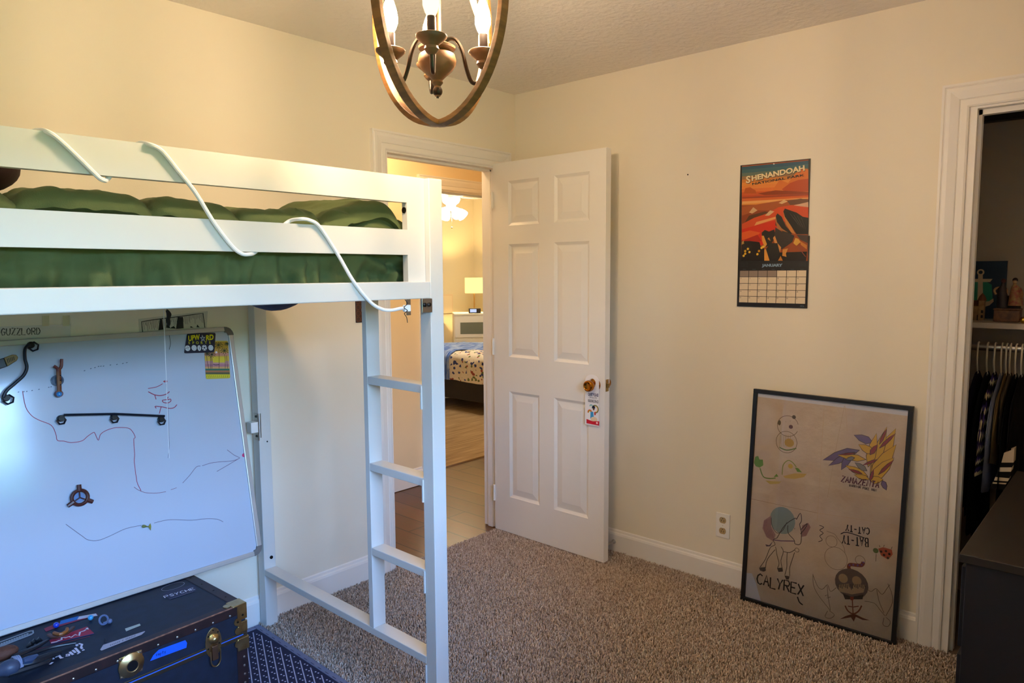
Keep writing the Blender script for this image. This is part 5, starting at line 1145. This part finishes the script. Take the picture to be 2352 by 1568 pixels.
MB().tube(smooth_path([fz(2342, 662, 0.41), fz(2347, 674, 0.405), fz(2345, 684, 0.40)], 3), 0.0055, 8).build('woman_arm', FIGM, fg, smooth=True)
MB().ball(np.array(fz(2351, 728, 0.36)), 0.0125, 16, 10).build('gold_ball', mat('gold_paint', 'd8b450', 0.25, 1.0), smooth=True, label='shiny gold ball on the closet shelf beside the figurine', cat='ornament')
gb = bpy.data.objects['gold_ball']; gb.location.z = 1.2485
# hangers and clothes
HNG = mat('white_hanger', 'c4baa6', 0.4)
def hanger(y, nm_label, tilt=0.0):
    h = thing('clothes_hanger', nm_label, 'hanger', (0.33, y, 1.0), 0, 'white hangers on the closet rod')
    hook = [(0.33+0.021*math.cos(w), y, 1.147+0.0215*math.sin(w)) for w in np.linspace(-0.5, PI, 10)]+[(0.305, y, 1.10), (0.318, y, 1.07), (0.33, y, 1.050)]
    MB().tube(smooth_path(hook, 3), 0.0032, 7).build('hook', HNG, h, smooth=True)
    MB().tube([(0.33, y, 1.050), (0.22, y, 0.965), (0.145, y, 0.905), (0.15, y, 0.895), (0.51, y, 0.895), (0.515, y, 0.905), (0.44, y, 0.965), (0.33, y, 1.050)], 0.0035, 7).build('arms', HNG, h, smooth=True)
    return h
ORD = ['first', 'second', 'third', 'fourth', 'fifth', 'sixth', 'seventh', 'eighth']
hxs = [2246, 2268, 2285, 2301, 2312, 2321, 2334, 2348]
hys = [at_x(x_, 800, 0.31)[1] for x_ in hxs]
for k, y in enumerate(hys): hanger(y, '%s white hanger from the left on the closet rod' % ORD[k])
def garment(nm, label, cat, y, col, hem, cuff, d=0.0, w=0.010, stripes=None):
    """one hung top: shoulder line, body to the hem, sleeves to the cuff height; soft closed shell"""
    g_ = thing(nm, label, cat, (0.33, y, hem), 0, 'clothes on the closet rod')
    mb = MB(); nu, nv = 30, 26
    T = lambda a: float(np.interp(a, [0, 0.045, 0.16, 0.215, 0.262+d], [1.052, 1.050, 0.990, 0.930, 0.80]))
    B = lambda a: float(np.interp(a, [0, 0.19, 0.205, 0.262+d], [hem, hem, max(hem, cuff)-0.01, max(hem, cuff)]))
    for sd in (-1, 1):
        vs = []
        for i in range(nu+1):
            t = -1+2*i/nu; a = abs(t)*(0.262+d)
            for j in range(nv+1):
                v = j/nv; z = T(a)+(B(a)-T(a))*v
                th = w*min(1, v*12)*(1-abs(t)**6)+0.0008
                x = 0.33+math.copysign(a, t)
                vs.append((x, y+sd*th+0.004*math.sin(t*11+z*9)*v, z))
        fs = [(i*(nv+1)+j, i*(nv+1)+j+1, (i+1)*(nv+1)+j+1, (i+1)*(nv+1)+j) for i in range(nu) for j in range(nv)]
        if stripes:
            for f in fs: mb.add([vs[q] for q in f], [(0, 1, 2, 3)], stripes(np.mean([vs[q][2] for q in f])))
        else: mb.add(vs, fs)
    mb.build('cloth', col if not stripes else vcol_mat('striped_knit', 0.85, 0.1), g_, smooth=True)
    return g_
def cloth(c, v=None): return mat('cloth_'+c, c, 0.9, spec=0.1, bump=(300, 0.2, 0.002), var=(12, v) if v else None)
garment('purple_sweater', 'dark purple sweater at the left end of the closet rod', 'sweater', hys[0], cloth('221538', '150f22'), 0.50, 0.62, 0.02, 0.010)
garment('black_jacket', 'black jacket hanging second from the left in the closet', 'jacket', hys[1], cloth('0e0f14', '14161d'), 0.42, 0.55, 0.0, 0.009)
st = lambda z: 'cbbfa0' if (z*1000) % 46 < 13 else ('3c2f6a' if (z*1000) % 46 < 30 else '120f1c')
garment('striped_shirt', 'purple shirt with thin cream stripes in the closet', 'shirt', hys[2], None, 0.66, 0.68, 0.03, 0.008, st)
garment('blue_shirt', 'light blue shirt hanging beside the striped shirt in the closet', 'shirt', hys[3], cloth('8a93b0', '7a84a4'), 0.63, 0.63, 0.02, 0.007)
garment('khaki_shirt', 'khaki shirt hanging right of the light blue shirt in the closet', 'shirt', hys[4], cloth('8a7350', '7a6443'), 0.72, 0.74, -0.01, 0.005)
garment('grey_hoodie', 'grey hoodie hanging between the dark coats in the closet', 'hoodie', hys[5], cloth('6b6152', '5c5346'), 0.80, 0.82, -0.06, 0.005)
garment('dark_coat', 'long black coat hanging right of the khaki shirt', 'coat', hys[6], cloth('0b0a0c', '121014'), 0.35, 0.50, 0.02, 0.008)
jk = garment('varsity_jacket', 'black jacket with striped cream sleeve at the right of the closet', 'jacket', hys[7], cloth('100e10', '171417'), 0.52, 0.60, 0.0, 0.009)
sl = lambda px, py: at_x(px, py, 0.06)
ylv = [((2330, 1030), (2306, 1040), 'b7a58c'), ((2328, 1062), (2300, 1062), '15110f'), ((2324, 1073), (2294, 1073), 'c9b89c'), ((2322, 1083), (2292, 1083), '15110f'), ((2318, 1098), (2286, 1095), 'c9b89c'), ((2315, 1105), (2283, 1103), '15110f'), ((2312, 1109), (2281, 1107), 'c9b89c'), ((2310, 1112), (2280, 1110), '15110f'), ((2308, 1125), (2277, 1122), '15110f')]
sv = MB()
for (a, b, c_), (a2, b2, _) in zip(ylv[:-1], ylv[1:]):
    A_, B_, A2, B2 = sl(*a), sl(*b), sl(*a2), sl(*b2)
    for s_ in (0.0, 0.05):
        o3 = np.array([s_, 0, 0]); sv.add([A_+o3, B_+o3, B2+o3, A2+o3], [(0, 1, 2, 3)], c_)
    o3 = np.array([0.05, 0, 0]); sv.add([A_, A_+o3, A2+o3, A2], [(0, 1, 2, 3)], c_); sv.add([B_, B_+o3, B2+o3, B2], [(0, 1, 2, 3)], c_)
sv.build('striped_sleeve', vcol_mat('knit_sleeve', 0.85, 0.1), jk, label='cream and black striped sleeve cuff')
gp = thing('plaid_shirt', 'dark red plaid shirt bunched at the far left of the closet rod', 'shirt', (0.4, -2.10, 0.6))
MB().grid(lambda u, v: (0.45+0.02*math.sin(v*9), -2.075-0.06*u+0.01*math.sin(u*11+v*4), 1.14-0.55*v), 8, 12).grid(lambda u, v: (0.48+0.02*math.sin(v*9), -2.075-0.06*u+0.01*math.sin(u*11+v*4), 1.14-0.55*v), 8, 12).build('cloth', mat('red_plaid', '4a1518', 0.85, var=(24, '1c1216')), gp, smooth=True)

# ================================================================== CHANDELIER
cx, cy = -1.912, -1.472
ch = thing('chandelier', 'wooden orb chandelier with four lit candle bulbs hanging from the ceiling', 'chandelier', (cx, cy, 1.79))
vd = math.atan2(cy-CAM[1], cx-CAM[0])
R0, zc, hh = 0.187, 2.052, 0.258
def ringpt(az, t, dr=0.0):
    r = (R0+dr)*math.cos(t); z = zc+(hh+dr)*math.sin(t)
    return np.array([cx+r*math.cos(az), cy+r*math.sin(az), z])
for base in (vd+PI+math.radians(-41), vd+PI+math.radians(49)):
    m_ = MB(); N = 72; vs = []
    tang = np.array([-math.sin(base), math.cos(base), 0])
    for k in range(N):
        w = 2*PI*k/N
        # full closed oval in the vertical plane at azimuth base
        for dr_, s_ in ((0.006, 0.0118), (0.006, -0.0118), (-0.006, -0.0118), (-0.006, 0.0118)):
            r = (R0+dr_)*math.cos(w); z = zc+(hh+dr_)*math.sin(w)
            vs.append(np.array([cx+r*math.cos(base), cy+r*math.sin(base), z])+tang*s_)
    fs = [(k*4+j, k*4+(j+1) % 4, ((k+1) % N)*4+(j+1) % 4, ((k+1) % N)*4+j) for k in range(N) for j in range(4)]
    m_.add(vs, fs).build('wood_ring', WOODRING, ch, bevel=0.0012)
# inner curved wooden scrolls from the top to the cups
for px0, pxs in ((0, [(958, -90, 0.02), (968, -40, 0.03), (985, 10, 0.05), (997, 50, 0.06), (1002, 74, 0.06)]), (1, [(1060, -90, 0.02), (1078, -30, 0.03), (1095, 30, 0.05), (1112, 70, 0.055), (1122, 100, 0.06)])):
    pts = [on_plane(a, b, (cx+math.cos(vd)*d, cy+math.sin(vd)*d, 2.0), (math.cos(vd), math.sin(vd), 0)) for a, b, d in pxs]
    MB().tube(smooth_path(pts, 5), np.interp(np.linspace(0, 1, 21), [0, 1], [0.012, 0.0045]), 10, 0.5).build('scroll', mat('amber_wood', 'a8783e', 0.45) if 'amber_wood' not in bpy.data.materials else bpy.data.materials['amber_wood'], ch, smooth=True)
c3 = (cx, cy, 0)
MB().lathe([(0.0, 1.853), (0.006, 1.854), (0.010, 1.862), (0.010, 1.870), (0.007, 1.876), (0.010, 1.880), (0.013, 1.884), (0.011, 1.889), (0.018, 1.896), (0.034, 1.910), (0.0425, 1.924), (0.0435, 1.933), (0.040, 1.945), (0.028, 1.952), (0.041, 1.957), (0.042, 1.962), (0.030, 1.968), (0.014, 1.972), (0.010, 1.99), (0.010, 2.30)], c3, (0, 0, 1), 28).build('hub', WOODPALE, ch, smooth=True)
MB().ball((cx, cy, 1.865), 0.0115, 14, 10).lathe([(0.003, 1.850), (0.003, 1.862)], c3, (0, 0, 1), 10).build('finial', IRON, ch, smooth=True)
cupz = 1.953; cupr = 0.104
for k, (da, m_b) in enumerate(((math.radians(88), BULB), (math.radians(-92), BULB), (PI-0.11, BULB_DIM), (0.16, BULB))):
    az = vd+da; dv = np.array([math.cos(az), math.sin(az), 0]); P0 = np.array([cx, cy, 0])
    pr_ = lambda r, z: P0+dv*r+np.array([0, 0, z])
    MB().tube(smooth_path([pr_(0.012, 1.965), pr_(0.026, 1.980), pr_(0.042, 1.978), pr_(0.056, 1.955), pr_(0.066, 1.915), pr_(0.078, 1.886), pr_(0.094, 1.888), pr_(cupr, 1.918), pr_(cupr, 1.925)], 5), 0.0046, 8).build('arm', IRON, ch, smooth=True)
    q = pr_(cupr, 0)
    cp_ = MB().lathe([(0.006, 1.915), (0.011, 1.919), (0.016, 1.926), (0.014, 1.932), (0.017, 1.936), (0.027, 1.944), (0.033, 1.950), (0.0335, 1.954), (0.030, 1.956), (0.011, 1.957)], q, (0, 0, 1), 24).build('cup', WOODPALE, ch, smooth=True)
    MB().lathe([(0.0105, 1.955), (0.0105, 1.990), (0.009, 1.993)], q, (0, 0, 1), 16).build('candle_sleeve', mat('brown_sleeve', '2a1c14', 0.5) if 'brown_sleeve' not in bpy.data.materials else bpy.data.materials['brown_sleeve'], cp_, smooth=True)
    MB().lathe([(0.0088, 1.993), (0.013, 2.001), (0.0175, 2.014), (0.0178, 2.024), (0.0155, 2.040), (0.011, 2.055), (0.006, 2.068), (0.002, 2.078), (0.0005, 2.082)], q, (0, 0, 1), 18).build('bulb', m_b, cp_, smooth=True)
MB().lathe([(0.06, 2.44), (0.06, 2.425), (0.02, 2.41), (0.006, 2.405), (0.006, 2.30)], c3, (0, 0, 1), 24).build('canopy', IRON, ch, smooth=True)

# ================================================================== ACROSS THE HALL
sh_e = emis_mat('lamp_shade_glow', 'ffdc84', 1.1); fan_e = emis_mat('fan_shade_glow', 'fff0d4', 48)
DA = math.radians(-40); dwo = (3.045, 3.75, 0)
dw = thing('white_dresser', 'white dresser with a frosted glass top drawer in the room across the hall', 'dresser', dwo, DA)
DWM = mat('white_lacquer', 'efe9dc', 0.4); DW, DD = 0.68, 0.41
MB().box(0, DW, 0.018, DD, 0.0, 0.935).build('body', DWM, dw, bevel=0.003, local=True)
MB().box(-0.003, DW+0.003, 0, DD, 0.935, 0.955).build('top', DWM, dw, bevel=0.002, local=True)
q = MB().box(0.01, DW-0.01, 0, 0.018, 0.655, 0.925).build('drawer', DWM, dw, bevel=0.002, local=True)
MB().box(0.075, DW-0.075, -0.002, 0.002, 0.70, 0.845).build('frosted_pane', mat('frosted_glass', '707565', 0.25), q, local=True)
for k in range(2):
    q = MB().box(0.01, DW-0.01, 0, 0.018, 0.06+0.295*k, 0.345+0.295*k).build('drawer', DWM, dw, bevel=0.002, local=True)
    MB().box(0.24, DW-0.24, -0.014, 0, 0.275+0.295*k, 0.29+0.295*k).build('handle', TRIM, q, local=True)
tl = thing('table_lamp', 'lit table lamp with a drum shade on the white dresser', 'lamp', (3.37, 3.72, 0.956))
MB().lathe([(0.075, 0.956), (0.075, 0.966), (0.012, 0.975), (0.0085, 0.99), (0.0085, 1.25)], (3.37, 3.72, 0), (0, 0, 1), 20).build('base', mat('lamp_metal', 'b9935a', 0.35, 0.8), tl, smooth=True)
shd = MB(); N = 28
for (r, z0_, z1_) in ((0.118, 1.205, 1.400), (0.115, 1.205, 1.400)): shd.add([(3.37+r*math.cos(2*PI*k/N), 3.72+r*math.sin(2*PI*k/N), z) for k in range(N) for z in (z0_, z1_)], [(2*k, 2*((k+1) % N), 2*((k+1) % N)+1, 2*k+1) for k in range(N)])
shd.build('lamp_shade', sh_e, tl, smooth=True)
MB().ball((3.37, 3.72, 1.30), 0.03, 12, 8).build('bulb', emis_mat('lamp_bulb', 'ffd68a', 600), tl)
ac = thing('alarm_clock', 'dark digital alarm clock standing in front of the table lamp', 'clock', (3.285, 3.628, 0.956), DA)
MB().box(-0.075, 0.075, -0.02, 0.03, 0.001, 0.062).build('case', mat('clock_case', '2a2522', 0.4), ac, bevel=0.004, local=True)
MB().box(-0.06, 0.02, -0.0225, -0.02, 0.012, 0.052).build('display', emis_mat('clock_display', 'b8c4e6', 0.8), ac, local=True)
fn_ = thing('ceiling_fan', 'white ceiling fan with lit glass shades in the room across the hall', 'fan', (2.30, 2.75, 2.1))
fx, fy = 2.08, 2.75
WF = mat('fan_white', 'efe6d2', 0.4)
MB().lathe([(0.06, 2.44), (0.05, 2.40), (0.015, 2.39), (0.015, 2.30), (0.09, 2.28), (0.10, 2.22), (0.08, 2.18), (0.05, 2.16), (0.05, 2.12), (0.02, 2.10)], (fx, fy, 0), (0, 0, 1), 24).build('motor', WF, fn_, smooth=True)
for k in range(5):
    w = 2*PI*k/5-0.35; d = np.array([math.cos(w), math.sin(w), 0]); e = np.array([-math.sin(w), math.cos(w), 0.12])
    c_ = np.array([fx, fy, 2.235])
    MB().prism([c_+d*0.10-e*0.03, c_+d*0.22-e*0.065, c_+d*0.56-e*0.07, c_+d*0.60-e*0.04, c_+d*0.60+e*0.04, c_+d*0.56+e*0.07, c_+d*0.22+e*0.065, c_+d*0.10+e*0.03], (0, 0, 0.008)).build('blade', WF, fn_)
for k in range(4):
    w = vd+PI+math.radians(-62)+k*PI/2; d = np.array([math.cos(w), math.sin(w), 0]); c_ = np.array([fx, fy, 2.125])+d*0.06; axd = d*0.75+np.array([0, 0, -0.66])
    MB().lathe([(0.016, 0), (0.022, 0.02), (0.042, 0.05), (0.056, 0.085), (0.060, 0.115), (0.050, 0.112), (0.01, 0.10)], c_, axd, 18).build('glass_shade', fan_e, fn_, smooth=True)
MB().tube([(fx-0.02, fy-0.03, 2.11), (fx-0.02, fy-0.03, 1.93)], 0.002, 6).ball((fx-0.02, fy-0.03, 1.925), 0.010, 10, 8).build('pull_chain', BRASS, fn_)
bd2 = thing('spare_bed', 'dark framed bed with a blue edged floral quilt in the room across the hall', 'bed', (2.9, 3.0, 0))
BX, BYn, BYf = 2.10, 1.45, 3.68
MB().box(BX, 3.06, BYn+0.35, BYf, 0.13, 0.33).build('frame', mat('black_brown_frame', '211c1c', 0.5), bd2, bevel=0.006)
for xx in (BX+0.03, 2.97):
    for yy in (BYn+0.40, BYf-0.10): MB().box(xx, xx+0.06, yy, yy+0.06, 0.0, 0.13).build('leg', bpy.data.materials['black_brown_frame'], bd2)
def quilt(u, v):
    y = BYn+0.36+u*(BYf-BYn-0.40)
    a = v*2.0
    if a < 0.5: x = BX-0.02+0.01*math.sin(y*17); z = 0.33+0.22*a/0.5
    elif a < 0.8: t = (a-0.5)/0.3*PI/2; x = BX-0.02+0.07*(1-math.cos(t)); z = 0.55+0.07*math.sin(t)
    else: t = (a-0.8)/1.2; x = BX+0.05+0.92*t; z = 0.62+0.02*math.sin(y*6+x*5)
    return (x+0.006*noise.noise((x*9, y*9, z*9)), y, z+0.012*noise.noise((x*8, y*8, 2)))
FLOR = mat('floral_quilt', 'e8dfd0', 0.85); nt = FLOR.node_tree
vz = nt.nodes.new('ShaderNodeTexVoronoi'); vz.inputs['Scale'].default_value = 40
rp = nt.nodes.new('ShaderNodeValToRGB'); rp.color_ramp.interpolation = 'CONSTANT'
els = rp.color_ramp.elements; els[0].color = (*lin('e9e0d2'), 1); els[1].position = 0.45; els[1].color = (*lin('3d4a86'), 1)
for pos, c_ in ((0.56, 'e9e0d2'), (0.66, '6d7a4c'), (0.72, 'e6dccb'), (0.84, '9a4a44'), (0.9, 'e9e0d2')): ne = els.new(pos); ne.color = (*lin(c_), 1)
sp_ = nt.nodes.new('ShaderNodeSeparateColor'); tcn = nt.nodes.new('ShaderNodeTexCoord')
nt.links.new(tcn.outputs['Object'], vz.inputs['Vector']); nt.links.new(vz.outputs['Color'], sp_.inputs['Color']); nt.links.new(sp_.outputs[0], rp.inputs['Fac']); nt.links.new(rp.outputs['Color'], nt.nodes['Principled BSDF'].inputs['Base Color'])
ql = MB().grid(quilt, 50, 46).build('quilt', FLOR, bd2, smooth=True, label='white quilt with blue and red flowers')
BLQ = mat('blue_throw', '2c5ec0', 0.85, var=(9, 'a4bce6', (1, 6, 1)))
def throw(u, v):
    p = quilt(0.54+u*0.44, v); 
    return (p[0]-0.008 if v < 0.3 else p[0], p[1], p[2]+(0.012 if v > 0.25 else 0.0))
MB().grid(throw, 20, 46).build('throw', BLQ, bd2, smooth=True, label='blue striped throw')
# rug, wall plaque
MB().box(0.35, 3.0, 1.19, 3.35, -0.004, 0.006).build('area_rug', mat('oatmeal_rug', 'b79c78', 0.95, var=(5, '8f7553', (0.5, 9, 1)), bump=(150, 0.5, 0.004)), label='striped oatmeal rug on the hardwood floor across the hall', cat='rug')
bpy.data.objects['area_rug'].name = 'area_rug'
wp = thing('wall_plaque', 'pale wooden plaque on the wall left of the white dresser', 'plaque', (2.86, 4.19, 1.05))
pa = at_y(1040, 675, 4.18); pb_ = at_y(1012, 720, 4.18)
MB().box(pb_[0], pa[0], 4.18, 4.20, pb_[2], pa[2]).build('board', mat('pale_board', 'ead7bd', 0.6), wp, bevel=0.003)
MB().box(pb_[0]+0.02, pa[0]-0.02, 4.176, 4.18, pb_[2]+0.02, pa[2]-0.02).build('inset', mat('cream_inset', 'f0e2ca', 0.6), wp)
# unseen dome light added to brighten the hall
hl = thing('hall_fill_light', 'unseen round fill light added under the hallway ceiling', 'ceiling light', (-0.35, 0.55, 2.36))
MB().lathe([(0.14, 2.44), (0.14, 2.42)], (-0.35, 0.55, 0), (0, 0, 1), 24).build('base', WF, hl)
MB().lathe([(0.13, 2.42), (0.125, 2.395), (0.09, 2.37), (0.03, 2.36)], (-0.35, 0.55, 0), (0, 0, 1), 24).build('fill_dome', emis_mat('hall_fill_glow', 'ffd7a0', 40.0), hl, smooth=True)

# ================================================================== LIGHT
w = bpy.data.worlds.new('sky'); bpy.context.scene.world = w; w.use_nodes = True
nt = w.node_tree; bg = nt.nodes['Background']
tc = nt.nodes.new('ShaderNodeTexCoord'); sp = nt.nodes.new('ShaderNodeSeparateXYZ'); rp = nt.nodes.new('ShaderNodeValToRGB')
rp.color_ramp.elements[0].position = 0.0; rp.color_ramp.elements[0].color = (0.42, 0.68, 1.0, 1)
rp.color_ramp.elements[1].position = 0.5; rp.color_ramp.elements[1].color = (0.22, 0.47, 1.0, 1)
nt.links.new(tc.outputs['Generated'], sp.inputs[0]); nt.links.new(sp.outputs['Z'], rp.inputs['Fac']); nt.links.new(rp.outputs['Color'], bg.inputs['Color'])
bg.inputs['Strength'].default_value = 27.0
pl_ = bpy.data.lights.new('window_portal', 'AREA'); pl_.shape = 'RECTANGLE'; pl_.size = WX1-WX0; pl_.size_y = WZ1-WZ0
pl_.cycles.is_portal = True
po = bpy.data.objects.new('window_portal', pl_); C.objects.link(po); po.location = ((WX0+WX1)/2, -3.05, (WZ0+WZ1)/2); po.rotation_euler = (PI/2, 0, 0)
sc = bpy.context.scene
sc.view_settings.view_transform = 'Standard'; sc.view_settings.look = 'None'; sc.view_settings.gamma = 1; sc.view_settings.use_curve_mapping = False
sc.view_settings.exposure = 0.68
sc.cycles.max_bounces = 12; sc.cycles.diffuse_bounces = 8
sc.cycles.sample_clamp_indirect = 8.0
